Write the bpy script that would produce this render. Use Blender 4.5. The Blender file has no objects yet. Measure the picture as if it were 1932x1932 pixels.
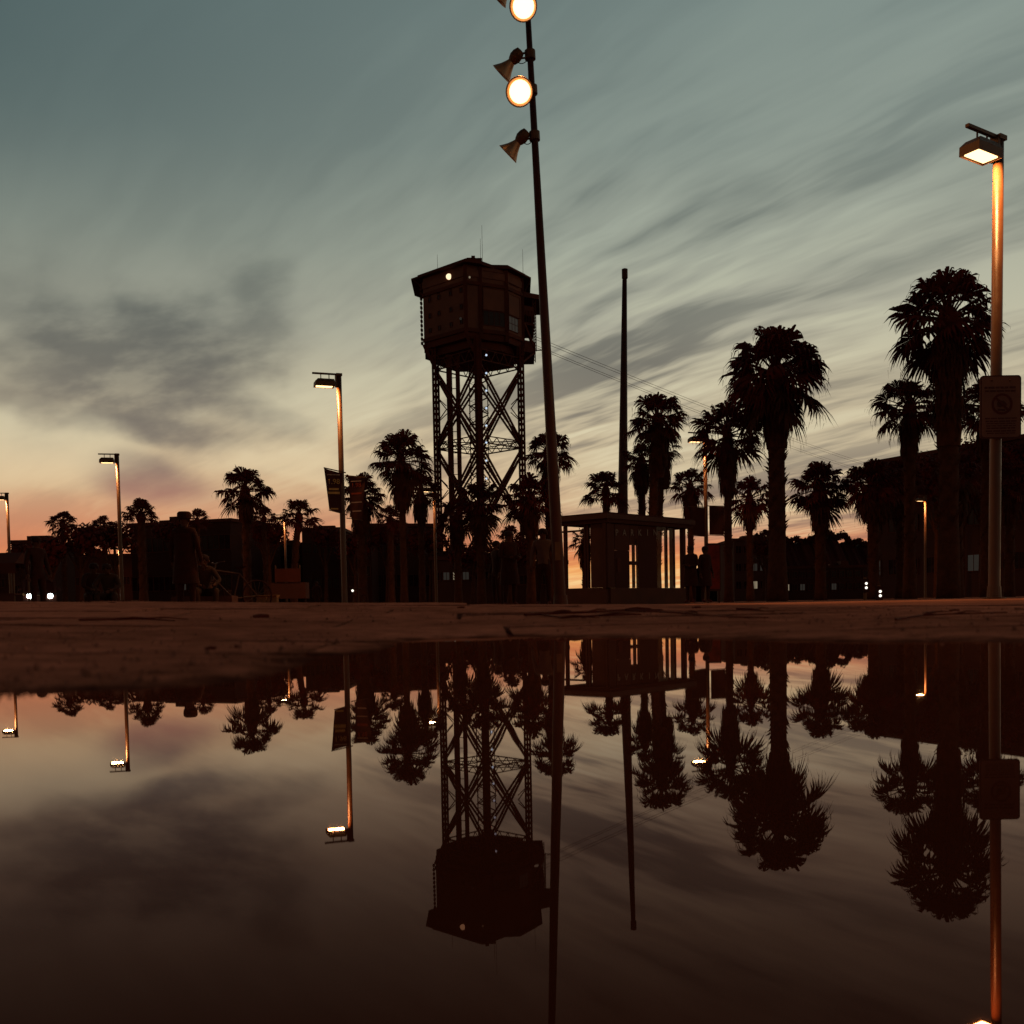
import bpy, math, random
from mathutils import Vector, Matrix
rng = random.Random(7)
sc = bpy.context.scene
COL = sc.collection
rad = math.radians

# ------------------------------------------------------------------ camera
H_CAM = 0.06
PITCH = rad(2.5)            # looking slightly down
ROLL = rad(1.08)
FPX, CXP, PYP = 1900.0, 966.0, 1225.0     # focal length and principal point, in a 1932 px wide frame
W_ = Vector((0, math.cos(PITCH), -math.sin(PITCH)))
U0 = Vector((0, math.sin(PITCH), math.cos(PITCH)))
X0 = Vector((1, 0, 0))
R_ = X0 * math.cos(ROLL) - U0 * math.sin(ROLL)
U_ = X0 * math.sin(ROLL) + U0 * math.cos(ROLL)
cd = bpy.data.cameras.new('camera')
cam = bpy.data.objects.new('camera', cd); COL.objects.link(cam)
m = Matrix.Identity(4)
for i in range(3):
    m[i][0] = R_[i]; m[i][1] = U_[i]; m[i][2] = -W_[i]
m[0][3], m[1][3], m[2][3] = 0, 0, H_CAM
cam.matrix_world = m
cd.sensor_fit = 'HORIZONTAL'; cd.sensor_width = 36.0
cd.lens = FPX / 1932 * 36.0
cd.shift_y = (PYP - 966) / 1932.0
cd.clip_start = 0.02; cd.clip_end = 8000
cd.dof.use_dof = True; cd.dof.focus_distance = 45.0; cd.dof.aperture_fstop = 7.0
sc.camera = cam

def at(x, y, d):
    """world point at depth Y = d seen at frame position (x, y) of a 1932 px frame"""
    r = W_ * FPX + R_ * (x - CXP) + U_ * (PYP - y)
    t = d / r.y
    return Vector((r.x * t, d, H_CAM + r.z * t))

# ------------------------------------------------------------------ view
sc.view_settings.view_transform = 'Standard'
sc.view_settings.look = 'None'
sc.view_settings.exposure = 0.0
sc.view_settings.gamma = 1.0
sc.view_settings.use_curve_mapping = False
sc.render.engine = 'CYCLES'
sc.cycles.max_bounces = 4; sc.cycles.diffuse_bounces = 2; sc.cycles.glossy_bounces = 3
sc.cycles.transparent_max_bounces = 8
sc.cycles.sample_clamp_indirect = 4.0
sc.cycles.caustics_reflective = False
sc.cycles.caustics_refractive = False

def lin(c):
    return tuple(((v / 255) / 12.92 if v / 255 <= 0.04045 else ((v / 255 + 0.055) / 1.055) ** 2.4) for v in c) + (1.0,)

# ------------------------------------------------------------------ node helper
class NT:
    def __init__(s, tree): s.t = tree; s.n = tree.nodes; s.l = tree.links
    def put(s, sock, v):
        if hasattr(v, 'is_linked') or hasattr(v, 'links'): s.l.new(v, sock)
        elif v is not None: sock.default_value = v
    def m(s, op, a, b=None, c=None, clamp=False):
        n = s.n.new('ShaderNodeMath'); n.operation = op; n.use_clamp = clamp
        for i, v in enumerate((a, b, c)):
            if v is not None: s.put(n.inputs[i], v)
        return n.outputs[0]
    def vm(s, op, a, b=None):
        n = s.n.new('ShaderNodeVectorMath'); n.operation = op
        s.put(n.inputs[0], a)
        if b is not None: s.put(n.inputs[1], b)
        return n.outputs[0]
    def sep(s, v):
        n = s.n.new('ShaderNodeSeparateXYZ'); s.put(n.inputs[0], v); return n.outputs
    def comb(s, x, y, z=0.0):
        n = s.n.new('ShaderNodeCombineXYZ')
        for i, v in enumerate((x, y, z)): s.put(n.inputs[i], v)
        return n.outputs[0]
    def noise(s, v, scale=1.0, detail=4.0, rough=0.5, dist=0.0, w=None):
        n = s.n.new('ShaderNodeTexNoise')
        if v is not None: s.put(n.inputs['Vector'], v)
        n.inputs['Scale'].default_value = scale; n.inputs['Detail'].default_value = detail
        n.inputs['Roughness'].default_value = rough; n.inputs['Distortion'].default_value = dist
        return n.outputs['Fac']
    def smooth(s, v, a, b):
        n = s.n.new('ShaderNodeMapRange'); n.interpolation_type = 'SMOOTHSTEP'
        s.put(n.inputs[0], v); n.inputs[1].default_value = a; n.inputs[2].default_value = b
        return n.outputs[0]
    def mix(s, f, a, b, mode='MIX'):
        n = s.n.new('ShaderNodeMix'); n.data_type = 'RGBA'; n.blend_type = mode; n.clamp_factor = True
        s.put(n.inputs[0], f); s.put(n.inputs[6], a); s.put(n.inputs[7], b)
        return n.outputs[2]
    def ramp(s, f, stops, interp='LINEAR'):
        n = s.n.new('ShaderNodeValToRGB'); s.put(n.inputs[0], f)
        cr = n.color_ramp; cr.interpolation = interp
        while len(cr.elements) > 1: cr.elements.remove(cr.elements[-1])
        cr.elements[0].position = stops[0][0]; cr.elements[0].color = stops[0][1]
        for p, c in stops[1:]:
            e = cr.elements.new(p); e.color = c
        return n.outputs[0]

# ------------------------------------------------------------------ world: dusk sky with streaky cirrus
SUN_AZ, SUN_EL = rad(6), rad(-1.5)
world = bpy.data.worlds.new('World'); sc.world = world; world.use_nodes = True
N = NT(world.node_tree); N.n.clear()
tc = N.n.new('ShaderNodeTexCoord')
dirv = N.vm('NORMALIZE', tc.outputs['Generated'])
dx, dy, dz = N.sep(dirv)
el = N.m('MULTIPLY', N.m('ARCSINE', dz), 180 / math.pi)          # degrees
az = N.m('MULTIPLY', N.m('ARCTAN2', dx, dy), 180 / math.pi)
elp = N.m('MAXIMUM', el, 0.0)
elw = N.m('ADD', elp, N.m('MULTIPLY', N.m('SUBTRACT', N.noise(N.comb(N.m('MULTIPLY', az, 0.05), N.m('MULTIPLY', el, 0.25)), 1.0, 3), 0.5), 1.6))
elw = N.m('ADD', elw, N.m('MULTIPLY', N.m('MULTIPLY', N.smooth(az, -6.0, 10.0), N.m('MULTIPLY', N.smooth(el, 2.2, 4.5), N.smooth(el, 12.0, 7.0))), 1.9))
f90 = N.m('DIVIDE', elw, 90.0)
def st(deg, c): return (deg / 90.0, lin(c))
base = N.ramp(f90, [st(0, (250, 216, 160)), st(1.2, (248, 206, 142)), st(1.9, (244, 172, 98)), st(2.6, (228, 148, 94)),
                    st(3.6, (214, 130, 90)), st(4.8, (208, 146, 109)), st(6.3, (209, 172, 134)), st(9, (204, 185, 151)),
                    st(12, (188, 179, 153)), st(15, (170, 168, 150)), st(19, (156, 161, 147)), st(24, (140, 151, 142)),
                    st(30, (126, 141, 136)), st(38, (108, 122, 118)), st(60, (74, 88, 90)), st(90, (58, 70, 75))])
dark = N.ramp(f90, [st(0, (240, 160, 90)), st(2.4, (216, 130, 84)), st(4, (172, 116, 92)), st(6.5, (138, 112, 98)),
                    st(9, (124, 114, 104)), st(13, (108, 106, 99)), st(18, (104, 110, 104)), st(25, (98, 111, 109)), st(40, (76, 92, 95)), st(90, (46, 58, 64))])
lite = N.ramp(f90, [st(0, (252, 220, 166)), st(3, (238, 180, 128)), st(6, (228, 200, 156)), st(10, (222, 211, 177)), st(15, (198, 197, 171)),
                    st(20, (172, 179, 163)), st(26, (148, 161, 151)), st(35, (120, 137, 133)), st(90, (70, 82, 86))])
# cloud sheet coordinates, streaks run along azimuth -39 deg
zz = N.m('ADD', N.m('MAXIMUM', dz, 0.0), 0.10)
pxs = N.m('DIVIDE', dx, zz); pys = N.m('DIVIDE', dy, zz)
sa, ca = math.sin(rad(-38)), math.cos(rad(-38))
along = N.m('ADD', N.m('MULTIPLY', pxs, sa), N.m('MULTIPLY', pys, ca))
cross = N.m('SUBTRACT', N.m('MULTIPLY', pxs, ca), N.m('MULTIPLY', pys, sa))
warp = N.m('MULTIPLY', N.m('SUBTRACT', N.noise(N.comb(N.m('MULTIPLY', along, 0.7), N.m('MULTIPLY', cross, 0.9), 4.2), 1.0, 4, 0.55), 0.5), 0.34)
crossw = N.m('ADD', cross, warp)
SEED1 = 14.2
n1 = N.noise(N.comb(N.m('MULTIPLY', along, 0.55), N.m('MULTIPLY', crossw, 2.1), SEED1), 1.0, 3, 0.45)
n2 = N.noise(N.comb(N.m('MULTIPLY', along, 1.5), N.m('MULTIPLY', crossw, 5.0), 7.3), 1.0, 4, 0.5)
n3 = N.noise(N.comb(N.m('MULTIPLY', along, 4.0), N.m('MULTIPLY', crossw, 21.0), 3.3), 1.0, 2, 0.5)
patch = N.smooth(N.noise(N.comb(N.m('MULTIPLY', along, 0.5), N.m('MULTIPLY', cross, 0.8), 12.0), 1.0, 2, 0.5), 0.32, 0.66)
streak = N.m('ADD', N.m('ADD', N.m('MULTIPLY', n1, 0.44), N.m('MULTIPLY', n2, 0.38)), N.m('MULTIPLY', n3, 0.18))
side = N.smooth(az, -18.0, 8.0)                       # streaks stronger on the right
fade = N.m('SUBTRACT', 1.0, N.smooth(el, 15.0, 30.0))
amt = N.m('MULTIPLY', N.m('ADD', 0.30, N.m('MULTIPLY', side, 0.70)), N.m('ADD', 0.30, N.m('MULTIPLY', fade, 0.70)))
amt = N.m('MULTIPLY', amt, N.m('ADD', 0.55, N.m('MULTIPLY', patch, 0.50)))
f_lite = N.m('MULTIPLY', N.smooth(streak, 0.50, 0.40), N.m('MULTIPLY', amt, 0.80))
f_dark = N.m('MULTIPLY', N.smooth(streak, 0.475, 0.60), N.m('MULTIPLY', amt, 0.84))
col = N.mix(f_lite, base, lite)
col = N.mix(f_dark, col, dark)
# soft grey cloud masses, left
wv = N.comb(N.m('MULTIPLY', az, 0.15), N.m('MULTIPLY', el, 0.22), 0.5)
wa = N.m('MULTIPLY', N.m('SUBTRACT', N.noise(wv, 1.0, 4, 0.5), 0.5), 13.0)
wv2 = N.comb(N.m('MULTIPLY', az, 0.15), N.m('MULTIPLY', el, 0.22), 9.5)
wb = N.m('MULTIPLY', N.m('SUBTRACT', N.noise(wv2, 1.0, 4, 0.5), 0.5), 8.0)
fine = N.smooth(N.noise(N.comb(N.m('MULTIPLY', az, 0.24), N.m('ADD', N.m('MULTIPLY', el, 0.55), N.m('MULTIPLY', az, -0.10)), 2.0), 1.0, 4, 0.55), 0.30, 0.66)
def blob(a0, e0, ra, re, tilt, k, soft=0.25, warpk=1.0):
    da = N.m('ADD', N.m('SUBTRACT', az, a0), N.m('MULTIPLY', wa, warpk)); de = N.m('ADD', N.m('SUBTRACT', el, e0), N.m('MULTIPLY', wb, warpk))
    c, s = math.cos(rad(tilt)), math.sin(rad(tilt))
    u = N.m('DIVIDE', N.m('ADD', N.m('MULTIPLY', da, c), N.m('MULTIPLY', de, s)), ra)
    v = N.m('DIVIDE', N.m('SUBTRACT', N.m('MULTIPLY', de, c), N.m('MULTIPLY', da, s)), re)
    r = N.m('SQRT', N.m('ADD', N.m('MULTIPLY', u, u), N.m('MULTIPLY', v, v)))
    return N.m('MULTIPLY', N.smooth(r, 1.0 + soft, soft if soft > .11 else .40), k)
for (a0, e0, ra, re, tl, k, so, wk) in ((-19.0, 13.0, 7.0, 3.7, 12, 0.80, 0.5, 0.85), (-18.0, 12.8, 3.2, 1.9, 14, 0.60, 0.4, 0.6), (-19.5, 9.7, 5.2, 0.8, -6, 0.75, 0.4, 0.3),
                                        (-13.2, 16.6, 1.6, 2.4, -30, 0.45, 0.4, 0.35), (-6.0, 7.6, 4.6, 0.7, 3, 0.85, 0.4, 0.2),
                                        (-13.8, 10.4, 3.4, 1.0, -16, 0.7, 0.4, 0.4), (-25.5, 14.5, 2.6, 3.0, 0, 0.35, 0.6, 0.6)):
    b = blob(a0, e0, ra, re, tl, k, so, wk)
    b = N.m('MULTIPLY', b, N.m('ADD', 0.52, N.m('MULTIPLY', fine, 0.62)), clamp=True)
    col = N.mix(b, col, dark)
mauve = N.mix(N.smooth(el, 5.6, 8.6), lin((168, 120, 104)), lin((122, 110, 104)))
col = N.mix(N.m('MULTIPLY', blob(-19.6, 7.0, 4.0, 1.55, -12, 0.92, 0.10, 0.20), N.m('ADD', 0.7, N.m('MULTIPLY', fine, 0.3))), col, mauve)
# pale breaks in the cloud low on the left
for (a0, e0, ra, re, tl, k) in ((-25, 8.2, 4.0, 2.0, 0, 0.6), (-11.5, 7.6, 4.0, 1.0, -8, 0.6), (-9.0, 11.0, 5.0, 1.6, 6, 0.4)):
    b = blob(a0, e0, ra, re, tl, k, 0.6, 0.5)
    col = N.mix(b, col, lite)
# deeper on the left / away from the sunset
azf = N.m('ABSOLUTE', N.m('SUBTRACT', az, 30.0))
sh = N.m('MULTIPLY', N.smooth(azf, 5.0, 75.0), N.smooth(el, 9.0, 27.0))
col = N.mix(1.0, col, N.mix(sh, (1, 1, 1, 1), (0.25, 0.34, 0.40, 1)), 'MULTIPLY')
aw = N.smooth(azf, 70.0, 160.0)
col = N.mix(1.0, col, N.mix(aw, (1, 1, 1, 1), (0.42, 0.40, 0.44, 1)), 'MULTIPLY')
sky = N.n.new('ShaderNodeTexSky'); sky.sky_type = 'NISHITA'; sky.sun_disc = False
sky.sun_elevation = SUN_EL; sky.sun_rotation = SUN_AZ; sky.altitude = 5
bg1 = N.n.new('ShaderNodeBackground'); N.put(bg1.inputs[0], col); bg1.inputs[1].default_value = 1.0
bg2 = N.n.new('ShaderNodeBackground'); N.put(bg2.inputs[0], sky.outputs[0]); bg2.inputs[1].default_value = 0.004
ad = N.n.new('ShaderNodeAddShader'); N.l.new(bg1.outputs[0], ad.inputs[0]); N.l.new(bg2.outputs[0], ad.inputs[1])
wo = N.n.new('ShaderNodeOutputWorld'); N.l.new(ad.outputs[0], wo.inputs[0])
world.cycles.sampling_method = 'NONE'

# the sun has just set: a faint warm remnant from beyond the horizon
sl = bpy.data.lights.new('sun', 'SUN'); sl.energy = 0.06; sl.angle = rad(0.5); sl.color = (1.0, 0.62, 0.35)
so = bpy.data.objects.new('sun', sl); COL.objects.link(so)
so.rotation_euler = Vector((-math.sin(SUN_AZ) * math.cos(SUN_EL), -math.cos(SUN_AZ) * math.cos(SUN_EL), -math.sin(SUN_EL))).to_track_quat('-Z', 'Y').to_euler()

# ------------------------------------------------------------------ materials
MATS = {}
def mat(name, c, rough=0.7, metal=0.0, var=0.25, scale=6.0, bump=0.0, spec=0.10, emit=None, estr=0.0, detail=5, raw=False):
    if name in MATS: return MATS[name]
    if not emit and max(c) < .2 and not raw: c = (c[0] * 1.9, c[1] * .62, c[2] * .45)
    mt = bpy.data.materials.new(name); mt.use_nodes = True
    n = NT(mt.node_tree); bs = mt.node_tree.nodes['Principled BSDF']
    t = n.n.new('ShaderNodeTexCoord')
    f = n.noise(t.outputs['Object'], scale, detail, 0.6)
    c2 = tuple(max(0, v * (1 - var)) for v in c) + (1,); c3 = tuple(min(1, v * (1 + var)) for v in c) + (1,)
    n.l.new(n.ramp(f, [(0.3, c2), (0.7, c3)]), bs.inputs['Base Color'])
    n.l.new(n.ramp(f, [(0.3, (max(0, rough - .12),) * 3 + (1,)), (0.7, (min(1, rough + .12),) * 3 + (1,))]), bs.inputs['Roughness'])
    bs.inputs['Metallic'].default_value = metal
    bs.inputs['Specular IOR Level'].default_value = spec
    if bump:
        b = n.n.new('ShaderNodeBump'); b.inputs['Strength'].default_value = bump; b.inputs['Distance'].default_value = 0.02
        n.l.new(n.noise(t.outputs['Object'], scale * 4, 6, 0.65), b.inputs['Height']); n.l.new(b.outputs[0], bs.inputs['Normal'])
    if emit:
        bs.inputs['Emission Color'].default_value = emit + (1,); bs.inputs['Emission Strength'].default_value = estr
    MATS[name] = mt
    return mt
LAMP = (1.0, 0.50, 0.17)
M_frond = mat('palm_leaf', (0.095, 0.010, 0.004), 0.75, raw=True, var=.4, scale=2)
M_dead = mat('dead_palm_leaf', (0.068, 0.017, 0.007), 0.9, raw=True, var=.4, scale=3)
M_bark = mat('palm_bark', (0.064, 0.018, 0.008), 0.95, raw=True, var=.4, scale=4, bump=.6)
M_steel = mat('tower_steel', (0.075, 0.014, 0.006), 0.7, raw=True, var=.3, scale=.8)
M_clad = mat('tower_cladding', (0.125, 0.044, 0.027), 0.75, raw=True, var=.25, scale=.3)
M_cladd = mat('tower_dark_cladding', (0.075, 0.016, 0.008), 0.8, raw=True, var=.3, scale=.3)
M_pole = mat('painted_steel_pole', (0.070, 0.026, 0.011), 0.40, metal=.0, raw=True, var=.12, scale=3, spec=.22)
M_mast = mat('mast_paint', (0.046, 0.012, 0.006), 0.5, raw=True, var=.2, scale=2, spec=.12)
M_bell = mat('spun_metal', (0.34, 0.16, 0.070), 0.38, metal=.5, var=.15, scale=5, spec=.5)
M_hous = mat('lamp_housing', (0.10, 0.046, 0.024), 0.5, raw=True, metal=.4, var=.2, scale=6)
M_bldg = mat('dark_render', (0.050, 0.013, 0.008), 0.9, raw=True, var=.25, scale=.25)
M_bldg2 = mat('grey_render', (0.064, 0.020, 0.013), 0.9, raw=True, var=.25, scale=.3)
M_conc = mat('concrete', (0.070, 0.024, 0.015), 0.85, raw=True, var=.25, scale=1.5, bump=.2)
M_roofe = mat('roof_edge', (0.070, 0.025, 0.017), 0.7, raw=True, var=.2, scale=2)
M_win = mat('window_glass', (0.010, 0.005, 0.004), 0.25, var=.1, scale=1, spec=.10)
M_wlit = mat('lit_window', (0.05, 0.04, 0.03), 0.5, emit=(1.0, 0.80, 0.52), estr=0.20)
M_wdim = mat('dim_window_glow', (0.03, 0.015, 0.01), 0.5, emit=(0.9, 0.8, 0.66), estr=0.02)
M_bulb = mat('flood_lamp_glass', (0.9, 0.8, 0.6), 0.3, emit=(1.0, 0.60, 0.23), estr=4.2)
M_panel = mat('street_lamp_lens', (0.9, 0.8, 0.6), 0.3, emit=(1.0, 0.62, 0.26), estr=3.3)
M_white = mat('white_lamp_lens', (0.9, 0.9, 0.9), 0.3, emit=(0.86, 1.0, 0.95), estr=26.0)
M_wlens = mat('small_white_lens', (0.9, 0.9, 0.9), 0.3, emit=(1.0, 0.92, 0.80), estr=1.6)
M_led = mat('stair_led', (0.8, 0.9, 1.0), 0.3, emit=(0.62, 0.78, 1.0), estr=0.9)
M_yell = mat('wall_lamp_lens', (0.9, 0.8, 0.6), 0.3, emit=(1.0, 0.74, 0.45), estr=1.4)
M_bann = mat('banner_cloth', (0.050, 0.013, 0.009), 0.8, raw=True, var=.2, scale=3)
M_bprt = mat('banner_print', (0.46, 0.24, 0.07), 0.8, var=.2, scale=6)
M_bpr2 = mat('banner_pale_print', (0.36, 0.22, 0.16), 0.8, var=.2, scale=6)
M_sign = mat('sign_plate', (0.110, 0.048, 0.034), 0.6, raw=True, var=.1, scale=2)
M_sgnk = mat('sign_ink', (0.045, 0.013, 0.009), 0.6, raw=True, var=.1, scale=4)
M_sgnr = mat('sign_red_ink', (0.050, 0.008, 0.006), 0.6, raw=True, var=.1, scale=4)
M_red = mat('red_canvas', (0.065, 0.014, 0.007), 0.8, raw=True, var=.25, scale=3)
M_skin = mat('skin', (0.065, 0.022, 0.012), 0.7, raw=True, var=.12, scale=8)
M_hair = mat('hair', (0.022, 0.006, 0.004), 0.8, raw=True, var=.3, scale=30)
M_clotd = mat('dark_clothing', (0.028, 0.006, 0.003), 0.9, raw=True, var=.3, scale=8)
M_clotg = mat('grey_clothing', (0.075, 0.036, 0.027), 0.9, raw=True, var=.2, scale=8)
M_clott = mat('tan_clothing', (0.036, 0.014, 0.008), 0.9, raw=True, var=.2, scale=8)
M_shoe = mat('shoe', (0.03, 0.012, 0.009), 0.7, var=.3, scale=10)
M_rub = mat('rubber', (0.012, 0.006, 0.005), 0.8, var=.2, scale=10)
M_paint = mat('car_paint', (0.030, 0.008, 0.005), 0.5, var=.1, scale=2, spec=.1, raw=True)
M_twig = mat('dry_twig', (0.050, 0.018, 0.009), 0.9, var=.3, scale=20)
M_hill = mat('wooded_hill', (0.022, 0.009, 0.006), 0.95, var=.3, scale=.03)
M_text = mat('grey_lettering', (0.20, 0.13, 0.10), 0.6, var=.1, scale=5)
M_bike = mat('bicycle_paint', (0.055, 0.020, 0.011), 0.6, raw=True)
M_card = mat('cardboard', (0.12, 0.055, 0.025), 0.85, var=.2, scale=6, raw=True)

def glass_mat():
    mt = bpy.data.materials.new('clear_glass'); mt.use_nodes = True
    n = NT(mt.node_tree); n.n.clear()
    tr = n.n.new('ShaderNodeBsdfTransparent'); tr.inputs[0].default_value = (0.985, 0.98, 0.97, 1)
    gl = n.n.new('ShaderNodeBsdfGlossy'); gl.inputs['Roughness'].default_value = 0.03
    fr = n.n.new('ShaderNodeFresnel'); fr.inputs[0].default_value = 1.18
    gg = n.n.new('ShaderNodeNewGeometry'); ff = n.m('MULTIPLY', fr.outputs[0], n.m('SUBTRACT', 1.0, gg.outputs['Backfacing']))
    mx = n.n.new('ShaderNodeMixShader'); n.l.new(ff, mx.inputs[0]); n.l.new(tr.outputs[0], mx.inputs[1]); n.l.new(gl.outputs[0], mx.inputs[2])
    o = n.n.new('ShaderNodeOutputMaterial'); n.l.new(mx.outputs[0], o.inputs[0])
    return mt
M_glass = glass_mat()

def paving_mat(name, c, rough):
    mt = bpy.data.materials.new(name); mt.use_nodes = True
    n = NT(mt.node_tree); bs = mt.node_tree.nodes['Principled BSDF']
    g = n.n.new('ShaderNodeNewGeometry'); pos = g.outputs['Position']
    big = n.noise(pos, 0.9, 4, 0.6); fine_ = n.noise(pos, 14.0, 6, 0.7); grit = n.noise(pos, 160.0, 4, 0.7)
    v = n.m('ADD', n.m('ADD', n.m('MULTIPLY', big, 0.45), n.m('MULTIPLY', fine_, 0.35)), n.m('MULTIPLY', grit, 0.20))
    cl = n.ramp(v, [(0.36, tuple(x * .30 for x in c) + (1,)), (0.50, tuple(x * .95 for x in c) + (1,)), (0.64, tuple(min(1, x * 1.7) for x in c) + (1,))])
    wet = n.m('ADD', n.sep(pos)[2], n.m('MULTIPLY', n.m('SUBTRACT', fine_, 0.5), 0.012))
    cl = n.mix(n.smooth(wet, 0.0055, -0.0005), cl, n.mix(1.0, cl, (0.30, 0.28, 0.28, 1), 'MULTIPLY'))     # damp margin by the water
    n.l.new(cl, bs.inputs['Base Color'])
    n.l.new(n.ramp(big, [(0.35, (rough - .25,) * 3 + (1,)), (0.6, (rough,) * 3 + (1,))]), bs.inputs['Roughness'])
    bs.inputs['Specular IOR Level'].default_value = 0.0
    b = n.n.new('ShaderNodeBump'); b.inputs['Strength'].default_value = 0.7; b.inputs['Distance'].default_value = 0.006
    n.l.new(n.m('ADD', fine_, n.m('MULTIPLY', grit, 0.6)), b.inputs['Height']); n.l.new(b.outputs[0], bs.inputs['Normal'])
    return mt
M_pave = paving_mat('paving', (0.255, 0.096, 0.064), 0.9)
M_earth = paving_mat('joint_grit', (0.032, 0.012, 0.007), 0.95)

def water_mat():
    mt = bpy.data.materials.new('puddle_water'); mt.use_nodes = True
    n = NT(mt.node_tree); n.n.clear()
    g = n.n.new('ShaderNodeNewGeometry'); pos = g.outputs['Position']
    f = n.noise(pos, 2.4, 4, 0.6)
    b = n.n.new('ShaderNodeBump'); b.inputs['Strength'].default_value = 0.06; b.inputs['Distance'].default_value = 0.0012
    n.l.new(n.noise(pos, 9.0, 2, 0.4), b.inputs['Height'])
    df = n.n.new('ShaderNodeBsdfDiffuse'); n.l.new(n.ramp(f, [(0.3, (0.040, 0.009, 0.004, 1)), (0.7, (0.054, 0.013, 0.006, 1))]), df.inputs['Color'])
    fr = n.n.new('ShaderNodeFresnel'); fr.inputs[0].default_value = 1.333; n.l.new(b.outputs[0], fr.inputs['Normal'])
    gl = n.n.new('ShaderNodeBsdfGlossy'); gl.inputs['Roughness'].default_value = 0.01
    # vignette and tone falloff painted into the gloss colour: steep reflections darker and browner
    n.l.new(n.ramp(fr.outputs[0], [(0.0, (0.005, 0.002, 0.001, 1)), (0.10, (0.026, 0.012, 0.009, 1)), (0.16, (0.060, 0.034, 0.028, 1)), (0.24, (0.115, 0.075, 0.067, 1)),
                                   (0.335, (0.205, 0.158, 0.150, 1)), (0.40, (0.34, 0.298, 0.287, 1)), (0.58, (0.58, 0.53, 0.50, 1)), (1.0, (0.95, 0.88, 0.84, 1))]), gl.inputs['Color'])
    n.l.new(b.outputs[0], gl.inputs['Normal'])
    mx = n.n.new('ShaderNodeAddShader'); n.l.new(df.outputs[0], mx.inputs[0]); n.l.new(gl.outputs[0], mx.inputs[1])
    o = n.n.new('ShaderNodeOutputMaterial'); n.l.new(mx.outputs[0], o.inputs[0])
    return mt
M_water = water_mat()

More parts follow.
